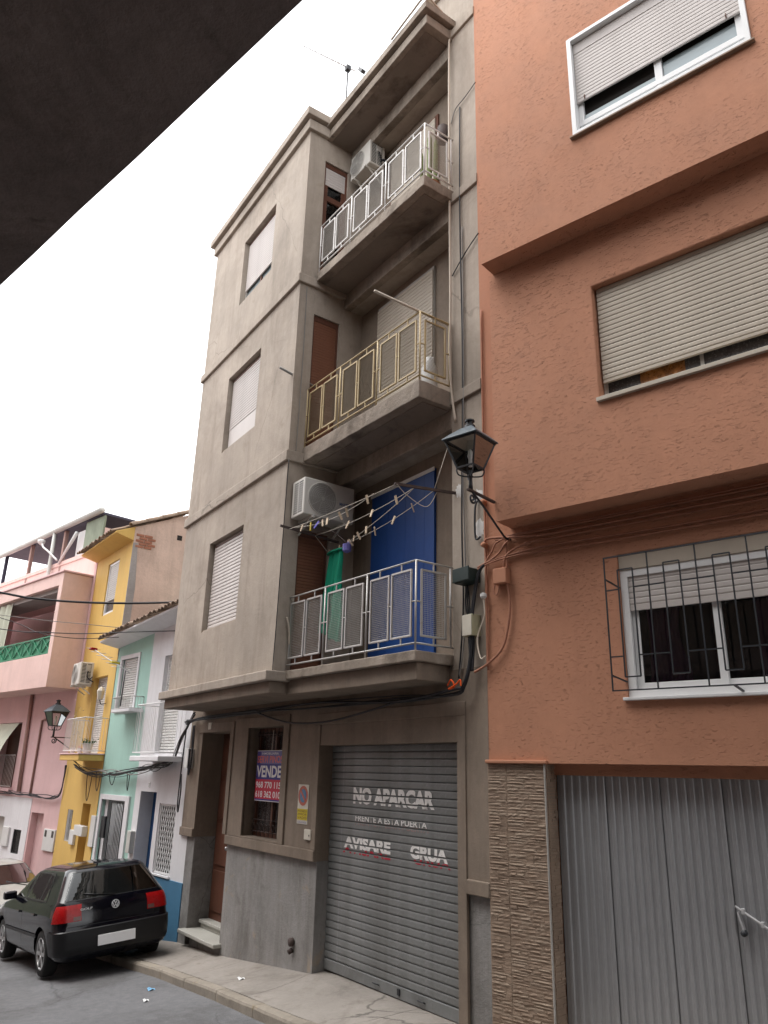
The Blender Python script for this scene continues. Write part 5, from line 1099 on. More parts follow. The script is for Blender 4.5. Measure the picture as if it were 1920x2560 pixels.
# ================================================================== STREET LANTERNS
def lantern(fm, label, s=1.0, group=None, arm=0.44, brace=True):
    t = thing('street_lamp', label, 'street lamp', mat=fm, group=group)
    z0, z1, z2 = 0.22 * s, 0.505 * s, 0.655 * s; a, b, e = 0.095 * s, 0.18 * s, 0.205 * s
    def sq(h): return [(-h, -h), (h, -h), (h, h), (-h, h)]
    mb = MB(fm)
    A = [mb.v((x, y, z1)) for x, y in sq(e)]; A2 = [mb.v((x, y, z1 + .012)) for x, y in sq(e)]; B_ = [mb.v((x, y, z1 + .075 * s)) for x, y in sq(.145 * s)]; D_ = [mb.v((x, y, z2)) for x, y in sq(.06 * s)]; I_ = [mb.v((x, y, z1)) for x, y in sq(b * .9)]
    for P_, Q_ in ((A, A2), (A2, B_), (B_, D_), (I_, A)):
        for k in range(4): mb.bm.faces.new((P_[k], P_[(k + 1) % 4], Q_[(k + 1) % 4], Q_[k]))
    mb.bm.faces.new(D_); mb.done('roof', M['lamp_roof'], t, bevel=0.003)
    mb = MB(fm); Lr = [mb.v((x, y, z1 + .002)) for x, y in sq(b * .9)]; Lt = [mb.v((x, y, z1 + .07 * s)) for x, y in sq(.09 * s)]
    for k in range(4): mb.bm.faces.new((Lr[k], Lr[(k + 1) % 4], Lt[(k + 1) % 4], Lt[k]))
    mb.bm.faces.new(Lt); mb.done('reflector', M['sign_cream'], t)
    mb = MB(fm); mb.lathe([(.06 * s, z2 - .01), (.055 * s, z2 + .03 * s), (.035 * s, z2 + .035 * s), (.035 * s, z2 + .07 * s), (.05 * s, z2 + .075 * s), (.05 * s, z2 + .09 * s), (.02 * s, z2 + .105 * s), (.001, z2 + .11 * s)], (0, 0, 0), 16); mb.done('chimney', M['iron'], t, smooth=False)
    mb = MB(fm); ca, cb = sq(a), sq(b)
    for k in range(4):
        mb.bar((*ca[k], z0), (*cb[k], z1), .016 * s); mb.bar((*ca[k], z0), (*ca[(k + 1) % 4], z0), .016 * s); mb.bar((*cb[k], z1 - .008), (*cb[(k + 1) % 4], z1 - .008), .016 * s)
    mb.done('lantern_frame', M['iron'], t)
    for k in range(4):
        mb = MB(fm); g = .985; mb.f([(ca[k][0] * g, ca[k][1] * g, z0), (ca[(k + 1) % 4][0] * g, ca[(k + 1) % 4][1] * g, z0), (cb[(k + 1) % 4][0] * g, cb[(k + 1) % 4][1] * g, z1 - .01), (cb[k][0] * g, cb[k][1] * g, z1 - .01)]); mb.done('glass_pane', M['glass_clear'], t)
    mb = MB(fm); mb.lathe([(.018 * s, z0 + .02), (.018 * s, z0 + .1 * s), (.028 * s, z0 + .13 * s), (.022 * s, z0 + .19 * s), (.001, z0 + .21 * s)], (0, 0, 0), 12); mb.done('bulb', M['box_white'], t, smooth=True)
    mb = MB(fm); mb.lathe([(.024 * s, 0), (.02 * s, .06 * s), (.018 * s, .13 * s), (.026 * s, .14 * s), (.018 * s, .15 * s), (.018 * s, z0 - .02)], (0, 0, 0), 12)
    for k in range(4): mb.tube(catmull([(0, 0, .13 * s), (ca[k][0] * .75, ca[k][1] * .75, .14 * s), (ca[k][0], ca[k][1], .175 * s), (ca[k][0], ca[k][1], z0)], 5), .008 * s, 5)
    mb.done('stem', M['iron'], t, smooth=True)
    mb = MB(fm); mb.bar((0, -.05, -.012), (0, arm, -.012), .035 * s, .02 * s); mb.done('arm', M['iron_brown'], t, bevel=0.003)
    mb = MB(fm); sc_ = []
    for k in range(30):
        an = k * 0.33; r_ = .062 * s * (1 - k / 36); sc_.append((0, .03 + r_ * math.sin(an), -.03 - .055 * s + r_ * math.cos(an)))
    mb.tube(sc_, .011 * s, 6)
    if brace: mb.tube(catmull([(0, .05, -.03), (0, .20, -.10 * s), (0, arm + .10, -.30), (0, arm + .20, -.345), (0, arm + .26, -.33), (0, arm + .285, -.345)]), .012 * s, 6)
    mb.done('scroll_brace', M['iron'], t, smooth=True)
    return t
lantern(FO @ Matrix.Translation(Vector((0.322, -0.72, 4.955))), 'dark four-sided lantern on a scrolled bracket at the orange house corner', 1.0)
lantern(FP @ Matrix.Translation(Vector((0.05, -0.45, 2.93))), 'dark lantern on a bracket against the pink house wall', 1.12, arm=0.42)

# ================================================================== CARS
def make_car(pose, label, cat_, paint, T, front_detail=False, name='parked_car'):
    t = thing(name, label, cat_, mat=pose)
    ev = lambda k, z: lerp_tab(T[k], min(max(z, T[k][0][0]), T[k][-1][0]))
    def plan(y, x): return y * (1 - .05 * max(0, (1.0 - x) / 1.0) ** 2 - .07 * max(0, (x - 2.9) / 1.25) ** 2)
    def S(s, z, off=0.0):
        sg = 1 if s >= 0 else -1; q = abs(s); xr, xf, w_ = ev('xr', z), ev('xf', z), ev('w', z); rr = min(T['rr'] if z < .95 else T['rr2'], w_ * .6); rf = min(.28, w_ * .6); bow = .05
        def raw(q):
            if q <= 1: y = (w_ - rr) * q; x = xr + bow * (y / w_) ** 2
            elif q <= 2:
                a = (q - 1) * math.pi / 2; b0 = xr + bow * ((w_ - rr) / w_) ** 2; y = w_ - rr + rr * math.sin(a); x = b0 + rr * (1 - math.cos(a))
            elif q <= 3: a = xr + bow + rr; x = a + (xf - rf - .04 - a) * (q - 2); y = w_
            elif q <= 4: a = (q - 3) * math.pi / 2; y = w_ - rf + rf * math.cos(a); x = xf - .04 - rf + rf * math.sin(a)
            else: y = (w_ - rf) * (5 - q); x = xf - .04 * (y / w_) ** 2
            return x, plan(y, x)
        x, y = raw(q)
        p = Vector((x, sg * y, z))
        if off:
            d = 1e-3; x2, y2 = raw(min(5, q + d)); x1, y1 = raw(max(0, q - d)); tx, ty = x2 - x1, y2 - y1; L = math.hypot(tx, ty) or 1
            p += Vector((-ty / L if True else 0, sg * tx / L, 0.25)) * off
        return p
    zs = T['zs']; qs = [0, .25, .5, .75, 1, 1.2, 1.4, 1.6, 1.8, 2] + [2 + k / 14 for k in range(1, 15)] + [3.2, 3.4, 3.6, 3.8, 4, 4.25, 4.5, 4.75, 5]
    ss = [-q for q in reversed(qs[1:-1])] + qs
    mb = MB(pose); rings = [[mb.v(S(s, z)) for s in ss] for z in zs]; n = len(ss)
    for a, b in zip(rings, rings[1:]):
        for k in range(n): mb.bm.faces.new((a[k], a[(k + 1) % n], b[(k + 1) % n], b[k]))
    mb.bm.faces.new(rings[0][::-1]); mb.bm.faces.new(rings[-1])
    body = mb.done('body', paint, t, smooth=True)
    wx = (T['wr'], T['wf']); R_ = .31
    cut = MB(pose)
    for x in wx:
        for sg in (1, -1): cut.lathe([(R_ * 1.17, .60 * sg), (R_ * 1.17, 1.1 * sg)], (x, 0, .30), 28, 'y')
    co = cut.done('cutter', None, t)
    bo = body.modifiers.new('b', 'BOOLEAN'); bo.object = co; bo.operation = 'DIFFERENCE'; bo.solver = 'EXACT'
    bpy.context.view_layer.update(); dg = bpy.context.evaluated_depsgraph_get()
    me = bpy.data.meshes.new_from_object(body.evaluated_get(dg)); body.modifiers.clear(); body.data = me
    if not me.materials: me.materials.append(paint)
    bpy.data.objects.remove(co)
    try: me.set_sharp_from_angle(angle=rad(38))
    except Exception: pass
    mb = MB(pose); mb.box(.35, 3.8, -.62, .62, .18, .6); mb.done('underbody', M['plastic_black'], t)
    def patch(s0, s1, z0, z1, off, mat, nm, nu=16, nv=6, shape=None, smooth=True):
        mb = MB(pose)
        def fn(a, b):
            if shape: s, z = shape(a, b)
            else: s, z = s0 + (s1 - s0) * a, z0 + (z1 - z0) * b
            return S(s, z, off)
        mb.grid(fn, nu, nv)
        return mb.done(nm, mat, t, smooth=smooth)
    def q_of_x(x, z):
        xr, xf = ev('xr', z), ev('xf', z); rr = T['rr'] if z < .95 else T['rr2']; a = xr + .05 + min(rr, ev('w', z) * .6); b = xf - .04 - min(.28, ev('w', z) * .6); return 2 + (x - a) / (b - a)
    def side_patch(c, off, mat, nm, sg):   # c = four (x, z) corners
        mb = MB(pose)
        def fn(a, b):
            x0, z0 = c[0][0] + (c[1][0] - c[0][0]) * a, c[0][1] + (c[1][1] - c[0][1]) * a; x1, z1 = c[3][0] + (c[2][0] - c[3][0]) * a, c[3][1] + (c[2][1] - c[3][1]) * a
            x, z = x0 + (x1 - x0) * b, z0 + (z1 - z0) * b; return S(sg * q_of_x(x, z), z, off)
        mb.grid(fn, 8, 6); return mb.done(nm, mat, t, smooth=True)
    G = M['car_glass']
    patch(-1.28, 1.28, T['bz'][0] - .012, T['bz'][1] + .012, .003, M['plastic_black'], 'dark_cabin_backing', 24, 8)  # dark sheet under the glass replaces an unlit cabin; rim shows as seal
    patch(3.32, 6.68, T['fz'][0], T['fz'][1], .003, M['plastic_black'], 'dark_cabin_backing', 24, 8, shape=lambda a, b: ((3.32 + 1.68 * a * 2) if a <= .5 else -(5 - 1.68 * (a * 2 - 1)), T['fz'][0] - .01 + (T['fz'][1] - T['fz'][0] + .02) * b))
    patch(-1.25, 1.25, T['bz'][0], T['bz'][1], .006, G, 'rear_window', 24, 8)
    patch(3.35, 6.65, T['fz'][0], T['fz'][1], .006, G, 'windscreen', 24, 8, shape=lambda a, b: ((3.35 + 1.65 * a * 2) if a <= .5 else -(5 - 1.65 * (a * 2 - 1)), T['fz'][0] + (T['fz'][1] - T['fz'][0]) * b))
    for sg in (1, -1):
        for c in T['wins']: side_patch(c, .005, G, 'side_window', sg)
        for c in T['win_frames']: side_patch(c, .003, M['plastic_black'], 'window_surround', sg)  # black frame sheet also stands for the unlit cabin behind side glass
        side_patch(((.98, .50), (3.02, .50), (3.02, .545), (.98, .545)), .012, M['plastic_black'], 'side_moulding', sg)
        for x in (1.18, 2.12):
            mb = MB(pose); p = S(sg * q_of_x(x, .80), .80, .018); mb.box(p.x - .08, p.x + .08, p.y - .012, p.y + .012, .785, .815); mb.done('door_handle', paint, t, bevel=0.008)
        for x in (1.92, 2.98):
            side_patch(((x, .26), (x + .008, .26), (x + .008, .97), (x, .97)), .0015, M['plastic_black'], 'door_gap', sg)
        mb = MB(pose); p = S(sg * q_of_x(2.72, .98), .98, .0); mb.bm.verts.ensure_lookup_table(); mb.box(p.x - .06, p.x + .07, min(p.y, p.y + sg * .2), max(p.y, p.y + sg * .2), .95, 1.07); mb.done('door_mirror', M['plastic_black'] if front_detail else paint, t, bevel=0.03, seg=3)
        patch(sg * T['tl'][0], sg * T['tl'][1], .725, .94, .008, M['tail_red'], 'tail_light', 14, 6, shape=lambda a, b: (sg * (T['tl'][0] + .03 * b + (T['tl'][1] - T['tl'][0] - .28 * b) * a), .725 + .215 * b))
        patch(sg * (T['tl'][0] + .02), sg * (T['tl'][0] + .17), .735, .785, .011, M['tail_clear'], 'reversing_lamp', 4, 3)
        patch(sg * 3.3, sg * 4.3, .60, .72, .008, M['headlight'], 'headlight', 10, 4)
    patch(-2.045, 2.045, .30, .60, .011, M['plastic_black'], 'rear_bumper', 40, 6)
    patch(-2.045, 2.045, .602, .615, .016, M['plastic_black'], 'bumper_lip', 40, 2)
    patch(3.2, 6.8, .24, .52, .014, M['plastic_black'], 'front_bumper', 36, 5, shape=lambda a, b: ((3.2 + 1.8 * a * 2) if a <= .5 else -(5 - 1.8 * (a * 2 - 1)), .24 + .28 * b))
    patch(4.4, 5.6, .58, .70, .006, M['plastic_black'], 'front_grille', 16, 4, shape=lambda a, b: ((4.4 + .6 * a * 2) if a <= .5 else -(5 - .6 * (a * 2 - 1)), .58 + .12 * b))
    fr = pose @ Matrix.Rotation(-math.pi / 2, 4, 'Z')       # local u = car's right seen from behind, v = forward
    mb = MB(fr); mb.box(-.27, .27, -.034, -.02, .375, .51); mb.done('number_plate', M['plate'], t, bevel=0.003)
    mb = MB(pose @ Matrix.Translation(Vector((4.135, 0, .42)))); mb.box(0.035, .045, -.26, .26, -.055, .055); mb.done('number_plate', M['plate'], t, bevel=0.003)
    # tailgate shut line
    patch(0, 0, 0, 0, .002, M['plastic_black'], 'tailgate_gap', 30, 1, shape=lambda a, b: (-1.02 + 2.04 * a, .655 + .008 * b))
    # wheels
    for x in wx:
        for sg in (1, -1):
            c = (x, sg * .75, .305); f = lambda r, h: (r, sg * h)
            mb = MB(pose); mb.lathe([f(.20, -.09), f(.285, -.095), f(.305, -.07), f(.308, 0), f(.305, .07), f(.285, .095), f(.205, .09)], c, 36, 'y', False); wh_ = mb.done('tyre', M['tyre'], t, smooth=True)
            mb = MB(pose); mb.lathe([f(.001, .045), f(.19, .045), f(.2, .085), f(.208, .09)], c, 36, 'y', False); mb.done('rim_dish', M['iron'], wh_, smooth=True)
            mb = MB(pose); mb.lathe([f(.185, .075), f(.195, .094), f(.21, .094), f(.212, .08)], c, 36, 'y', False); mb.lathe([f(.001, .085), f(.05, .085), f(.06, .06)], c, 20, 'y', False)
            for k in range(T['spokes']):
                a = 2 * math.pi * k / T['spokes']; mb.bar((c[0] + .04 * math.cos(a), c[1] + sg * .075, c[2] + .04 * math.sin(a)), (c[0] + .195 * math.cos(a), c[1] + sg * .08, c[2] + .195 * math.sin(a)), .045, .03, (0, 1, 0))
            mb.done('rim', M['rim'], wh_)
    return t, S, fr, patch
ZS = [.20, .26, .34, .45, .55, .62, .66, .72, .80, .88, .94, .97, .99, 1.06, 1.14, 1.22, 1.30, 1.345, 1.38, 1.41, 1.43, 1.44]
TG = dict(zs=ZS, rr=.17, rr2=.13, wr=.78, wf=3.29, tl=(.72, 1.98), spokes=6, bz=(1.0, 1.335), fz=(1.0, 1.33),
    xr=[(.20, .16), (.26, .05), (.34, .01), (.5, 0), (.60, 0), (.63, .05), (.70, .06), (.8, .065), (.9, .085), (.97, .12), (1.0, .15), (1.34, .42), (1.38, .47), (1.41, .58), (1.43, .8), (1.44, 1.1)],
    xf=[(.20, 4.05), (.34, 4.13), (.5, 4.15), (.66, 4.10), (.72, 4.02), (.80, 3.85), (.88, 3.45), (.94, 3.05), (.98, 2.93), (1.34, 2.28), (1.40, 2.05), (1.43, 1.75), (1.44, 1.5)],
    w=[(.20, .74), (.26, .82), (.34, .85), (.5, .865), (.7, .868), (.85, .855), (.94, .825), (.98, .80), (1.34, .605), (1.38, .565), (1.41, .5), (1.43, .38), (1.44, .15)],
    wins=[((2.0, .995), (2.80, .995), (2.28, 1.31), (2.0, 1.325)), ((1.16, .995), (1.90, .995), (1.90, 1.325), (1.22, 1.325)), ((.78, .995), (1.10, .995), (1.17, 1.315), (1.02, 1.30))],
    win_frames=[((.74, .975), (2.86, .975), (2.30, 1.345), (1.0, 1.345))])
pose = Matrix.Translation(Vector((-12.348, 4.182, -0.484))) @ Matrix.Rotation(rad(180.745), 4, 'Z') @ Matrix.Rotation(rad(4.613), 4, 'Y') @ Matrix.Rotation(rad(-5.115), 4, 'X')
gcar, Sg, fr, patch_g = make_car(pose, 'black hatchback parked with its right wheels on the pavement', 'car', M['paint_black'], TG)
mb = MB(fr); mb.lathe([(.048, .066), (.048, .054), (.058, .054), (.058, .066)], (0, 0, .875), 28, 'y', False)
for p, q in (((-.022, .918), (0, .880)), ((.022, .918), (0, .880)), ((-.042, .895), (-.020, .838)), ((-.020, .838), (0, .872)), ((0, .872), (.020, .838)), ((.020, .838), (.042, .895))):
    mb.bar((p[0], .058, p[1]), (q[0], .058, q[1]), .010, .008, (0, 1, 0))
mb.done('emblem', M['badge'], gcar)
mb = MB(fr); mb.lathe([(.0, .062), (.05, .062), (.05, .068)], (0, 0, .875), 24, 'y'); mb.done('emblem_disc', M['iron'], gcar)
mb = fit_text('GOLF', -.50, -.33, .855, .885, .076, fr, 0.03); mb.done('lettering', M['badge'], gcar)
mb = MB(pose); mb.tube([(.82, 0.05, 1.43), (.62, 0.05, 2.05)], [.011, .006], 6); mb.done('aerial', M['iron'], gcar, smooth=True)
mb = MB(pose); mb.tube([(.80, .0, 1.425), (.84, .1, 1.44)], .02, 6); mb.done('aerial_foot', M['iron'], gcar, smooth=True)
mb = MB(pose); mb.tube([(.13, -.02, 1.0), (.17, .3, 1.04), (.2, .42, 1.06)], .008, 5); mb.done('rear_wiper', M['plastic_black'], gcar, smooth=True)
TB = dict(TG); TB.update(rr=.14, spokes=8,
    xr=[(.20, .16), (.34, .01), (.60, 0), (.66, .03), (.9, .08), (.97, .12), (1.34, .62), (1.38, .70), (1.41, .9), (1.43, 1.1), (1.44, 1.4)],
    xf=[(.20, 4.05), (.34, 4.13), (.5, 4.15), (.74, 4.10), (.82, 3.95), (.88, 3.55), (.92, 3.10), (.97, 2.98), (1.34, 2.35), (1.40, 2.15), (1.43, 1.9), (1.44, 1.7)],
    w=[(.20, .72), (.34, .81), (.7, .825), (.9, .80), (.97, .77), (1.34, .61), (1.40, .54), (1.43, .42), (1.44, .2)])
xb, yb = -21.15, 3.62
poseb = Matrix.Translation(Vector((xb, yb, road_z(xb, yb) + 0.0))) @ Matrix.Rotation(rad(2.0), 4, 'Z') @ Matrix.Rotation(rad(-4.6), 4, 'Y') @ Matrix.Rotation(rad(3.0), 4, 'X')
bcar, Sb, frb, patch_b = make_car(poseb, 'beige older car parked nose to nose beyond the black hatchback', 'car', M['paint_beige'], TB, True)
for yy in (-.1, .5):
    mb = MB(poseb); mb.tube([(3.06, yy, .93), (2.92, yy - .3, 1.01), (2.86, yy - .42, 1.05)], .009, 5); mb.done('wiper', M['iron'], bcar, smooth=True)

# ================================================================== THINGS ON THE GREY BUILDING
ac_unit(frame((-8.80, 5.04), 90) @ Matrix.Translation(Vector((0, 0, 5.55))), 0.80, 0.34, 0.53, 'white air conditioner with slotted side and blue lettering above the first-floor balcony', 'left', 'MASTER')
ac_unit(frame((-8.46, 5.60), 0) @ Matrix.Translation(Vector((0, 0, 11.60))), 0.56, 0.30, 0.47, 'white air conditioner in the corner of the top-floor balcony', 'right', None, True)
# for-sale sign
fm = ID
sg = thing('sale_sign', 'blue and red for-sale sign with two phone numbers in the ground-floor window', 'sign', (-10.45, 5.43, 1.88))
def plate(fm, u0, u1, z0, z1, v, mat, nm, parent, th=0.003): mb = MB(fm); mb.box(u0, u1, v - th, v, z0, z1); return mb.done(nm, mat, parent)
plate(ID, -10.86, -9.975, 1.875, 2.575, 5.442, M['paper'], 'board', sg, 0.006)
plate(ID, -10.85, -9.985, 1.885, 2.565, 5.435, M['sign_blue'], 'blue_field', sg)
plate(ID, -10.74, -9.985, 2.385, 2.562, 5.4315, M['sign_slate'], 'slate_field', sg, .002)
plate(ID, -10.85, -9.985, 1.905, 2.172, 5.4315, M['sign_red'], 'red_field', sg, .002)
for txt, u0, u1, z0, z1, mt, bd in (('INMOBILIARIA', -10.70, -10.18, 2.515, 2.547, 'letter_pale', .01), ('SERVI PINOS', -10.83, -10.05, 2.40, 2.50, 'letter_orange', .02), ('VENDE', -10.835, -10.07, 2.20, 2.362, 'letter_pale', .03), ('968 770 115', -10.83, -10.06, 2.052, 2.142, 'letter_pale', .02), ('618 362 010', -10.83, -10.06, 1.925, 2.015, 'letter_pale', .02)):
    mb = fit_text(txt, u0, u1, z0, z1, 5.428, ID, bd); mb.done('lettering', M[mt], sg)
mb = MB(); mb.tube([(-10.42, 5.44, 2.57), (-10.42, 5.45, 2.86)], .004, 5); mb.done('cord', M['rope'], sg)
# no-parking plate
np_ = thing('parking_sign', 'faded no-parking plate with red ring and yellow band beside the roller door', 'sign', (-9.23, 5.33, 1.65))
plate(ID, -9.365, -9.095, 1.652, 2.133, 5.328, M['sign_cream'], 'board', np_, .005)
mb = MB(); mb.lathe([(.085, 5.319), (.085, 5.3215), (.122, 5.3215), (.122, 5.319)], (-9.23, 0, 1.995), 32, 'y', False); mb.done('red_ring', M['sign_ring'], np_)
mb = MB(); mb.lathe([(.0005, 5.3205), (.084, 5.3205), (.084, 5.322)], (-9.23, 0, 1.995), 32, 'y', False); mb.done('blue_disc', M['sign_disc'], np_)
mb = MB(); mb.bar((-9.29, 5.3185, 2.055), (-9.17, 5.3185, 1.935), .03, .003, (0, 1, 0)); mb.done('slash', M['sign_ring'], np_)
plate(ID, -9.36, -9.10, 1.70, 1.835, 5.3225, M['sign_yellow'], 'yellow_band', np_, .002)
for txt, z0, z1, mt in (('PROHIBIDO', 1.795, 1.82, 'wood'), ('APARCAR', 1.758, 1.783, 'wood'), ('VADO', 1.715, 1.742, 'wood'), ('LICENCIA MUNICIPAL', 1.662, 1.686, 'sign_slate')):
    mb = fit_text(txt, -9.345, -9.115, z0, z1, 5.3195, ID, .0); mb.done('lettering', M[mt], np_)
mb = MB(); mb.box(-9.13, -8.96, 5.30, 5.33, 1.475, 1.60); k_ = mb.done('key_switch', M['sign_cream'], None, 'small cream key switch box under the no-parking plate', 'switch box', at=(-9.05, 5.3, 1.54), bevel=0.01)
mb = MB(); mb.lathe([(0, 5.296), (.01, 5.296), (.01, 5.302)], (-8.995, 0, 1.53), 10, 'y'); mb.done('keyhole', M['iron'], k_)
mb = MB(); mb.box(-12.50, -12.38, 5.30, 5.33, 2.92, 3.03); nb = mb.done('house_number', M['sign_cream'], None, 'pale house number tile over the entrance door', 'number plate', at=(-12.44, 5.3, 2.98), bevel=0.004)
# boxes by the corner lantern
mb = MB(); mb.box(-6.03, -5.79, 5.18, 5.35, 4.22, 4.37); g_ = mb.done('junction_box', M['box_green'], None, 'dark green junction box at railing height by the building corner', 'junction box', at=(-5.9, 5.3, 4.3), bevel=0.012)
mb = MB(); mb.box(-6.04, -5.78, 5.165, 5.18, 4.23, 4.38); mb.done('lid', M['box_green'], g_, bevel=0.006)
mb = MB(); mb.box(-5.945, -5.80, 5.22, 5.35, 3.655, 3.88); g_ = mb.done('junction_box', M['box_cream'], None, 'cream junction box below the dark green box', 'junction box', at=(-5.87, 5.3, 3.77), bevel=0.008)
mb = MB(); mb.box(-5.943, -5.802, 5.214, 5.22, 3.66, 3.875); mb.done('lid', M['sign_cream'], g_, bevel=0.004)
mb = MB(FO); mb.box(0.155, 0.31, -0.09, 0.0, 4.15, 4.31); mb.done('junction_box', M['orange_smooth'], None, 'orange painted junction box on the orange wall under the overhang', 'junction box', at=tuple(FO @ Vector((.23, 0, 4.23))), bevel=0.008)
mb = MB(); mb.box(-13.22, -13.06, 5.22, 5.33, 2.30, 2.62); mb.done('junction_box', M['box_white'], None, 'white junction box at the left end of the grey building', 'junction box', at=(-13.14, 5.3, 2.46), bevel=0.008)
# white mortar patches at the lamp and line fixings
for (x, z, r, lab) in ((-6.12, 5.36, .09, 'white mortar patch around the clothes-line bar'), (-5.80, 5.20, .10, 'upper white mortar patch beside the corner lantern'), (-5.79, 4.83, .12, 'lower white mortar patch beside the corner lantern')):
    mb = MB(); rr = random.Random(x + z); c0 = mb.v((x, 5.338, z)); pts = []
    for k in range(22):
        a = 2 * math.pi * k / 22; q = r * (.6 + .5 * rr.random()); pts.append((x + q * .8 * math.cos(a), 5.349, z + q * math.sin(a)))
    vs_ = [mb.v(p) for p in pts]
    for k in range(22): mb.bm.faces.new((c0, vs_[k], vs_[(k + 1) % 22]))
    mb.done('mortar_patch', M['mortar'], None, lab, 'wall patch', at=(x, 5.34, z), smooth=True)

# ---- washing line
LN = [(-8.72, 4.58, 5.372), (-8.70, 4.98, 5.36), (-8.68, 5.30, 5.35)]; RN = [(-6.25, 4.56, 5.285), (-6.23, 4.80, 5.30), (-6.22, 5.06, 5.32)]
cl = thing('washing_line', 'washing line of pale cords strung between two dark bars over the first-floor balcony', 'washing line', (-7.5, 4.9, 5.3))
mb = MB(); mb.bar((-8.72, 4.45, 5.40), (-8.70, 5.36, 5.335), .022, .03); mb.done('bracket', M['iron_brown'], cl)
mb = MB(); mb.bar((-6.26, 4.54, 5.285), (-6.19, 5.35, 5.345), .022, .03); mb.done('bracket', M['iron_brown'], cl)
TRO = Vector((-8.42, 5.16, 5.12))
lines = [sag(LN[0], RN[0], .02), sag(Vector(LN[0]).lerp(Vector(RN[0]), .06), Vector(LN[0]).lerp(Vector(RN[0]), .82), .10), sag(LN[1], RN[1], .06),
         [Vector(LN[1]), Vector((-8.60, 5.12, 5.14)), Vector((-8.30, 5.13, 5.10)), Vector((-8.05, 5.08, 5.12))] + sag((-8.05, 5.08, 5.12), RN[1], .03)[1:], sag((-8.05, 5.08, 5.12), RN[2], .06)]
for L in lines:
    mb = MB(); mb.tube(L, .0035, 5); mb.done('cord', M['rope'], cl, smooth=True)
mb = MB(); mb.tube(catmull([RN[0], (-6.24, 4.7, 5.18), (-6.22, 4.95, 5.10), (-6.22, 5.1, 5.30)]), .004, 5); mb.done('cord', M['rope'], cl, smooth=True)
mb = MB(); mb.tube([RN[2], (-6.26, 5.34, 6.05)], .004, 5); mb.done('cord', M['rope'], cl, smooth=True)
mb = MB(); mb.tube(catmull([(-8.6, 4.95, 5.37), (-8.3, 5.0, 5.33), (-8.05, 5.08, 5.13)]), .005, 5); mb.done('cord', M['iron_brown'], cl, smooth=True)
def peg_mesh(mat):
    mb = MB(); mb.bar((-.006, 0, .03), (-.004, 0, -.05), .010, .008, (0, 1, 0)); mb.bar((.006, 0, .03), (.004, 0, -.05), .010, .008, (0, 1, 0)); mb.tube([(-.012, 0, -.005), (.012, 0, -.005)], .004, 5)
    return mesh_of(mb, mat, name='clothes_peg')
pm, pp, py_ = peg_mesh(M['peg']), peg_mesh(M['peg_purple']), peg_mesh(M['peg_yellow'])
def peg(line, t, mesh, label, group=None, tilt=None):
    k = t * (len(line) - 1); i = min(int(k), len(line) - 2); p = Vector(line[i]).lerp(Vector(line[i + 1]), k - i)
    o = bpy.data.objects.new('clothes_peg', mesh); C.objects.link(o); o.location = p; o.scale = (1.35,) * 3; o.rotation_euler = (random.uniform(-.4, .4), tilt if tilt is not None else random.uniform(-.6, .6), random.uniform(-.5, .5))
    tag(o, label, 'clothes peg', group)
wl, wg = 'bare wooden clothes peg clipped to the cords of the washing line', 'wooden pegs on the washing line'
for li, ts in ((1, (.12, .40, .46, .62, .70, .93)), (2, (.38, .62, .84)), (3, (.30, .36, .46)), (4, (.02, .05, .36, .58, .78))):
    for t_ in ts: peg(lines[li], t_, pm, wl, wg)
peg(lines[1], .24, py_, 'yellow plastic clothes peg hanging on the washing line', tilt=.1); peg(lines[1], .33, pp, 'purple plastic clothes peg hanging on the washing line')
mb = MB(); mb.lathe([(.02, -.14), (.055, -.12), (.06, -.03), (.05, -.03), (.045, -.1), (.001, -.11)], (-8.0, 5.06, 5.12), 10); mb.tube([(-8.05, 5.06, 5.09), (-8.0, 5.07, 5.13), (-7.95, 5.06, 5.09)], .004, 5); mb.done('peg_basket', M['peg_basket'], None, 'small violet peg basket hanging from the washing line', 'peg basket', at=(-8.0, 5.06, 5.0))
# green trousers
mb = MB()
def trs(a, b, sgn):
    top, bot = 5.11, (4.02 if sgn < 0 else 3.90); th = a * 2 * math.pi
    spread = .06 + .07 * b; rx = (.075 + .045 * math.sin(min(1, b * 1.6) * 1.57) - .03 * max(0, b - .6)) * (1 + .10 * math.sin(b * 7 + sgn))
    x = TRO.x + (-spread if sgn < 0 else spread) - .05 * b + rx * math.cos(th) + .02 * math.sin(b * 8 + sgn * 2); y = TRO.y + (.03 + .045 * b) * math.sin(th) + .022 * math.sin(a * 25 + b * 5 + sgn) * (.3 + b)
    return (x, y, top + (bot - top) * b - .03 * math.cos(th) * b + .015 * math.sin(th * 3) * b)
mb.grid(lambda a, b: trs(a, b, -1), 40, 24); mb.grid(lambda a, b: trs(a, b, 1), 40, 24)
tro = mb.done('trousers', M['cloth_green'], None, 'green trousers hanging from the washing line', 'trousers', at=tuple(TRO), smooth=True)
mb = MB(); mb.tube([(TRO.x + .20 * math.cos(k * .3927), TRO.y + .052 * math.sin(k * .3927), 5.10) for k in range(17)], .018, 6, False); mb.done('waistband', M['cloth_green'], tro, smooth=True)
for x in (-8.56, -8.30):
    o = bpy.data.objects.new('clothes_peg', pm); C.objects.link(o); o.location = (x, 5.13, 5.13); o.rotation_euler = (.2, .4, .2); tag(o, 'wooden clothes peg holding the waistband of the green trousers', 'clothes peg', 'pegs holding the trousers')
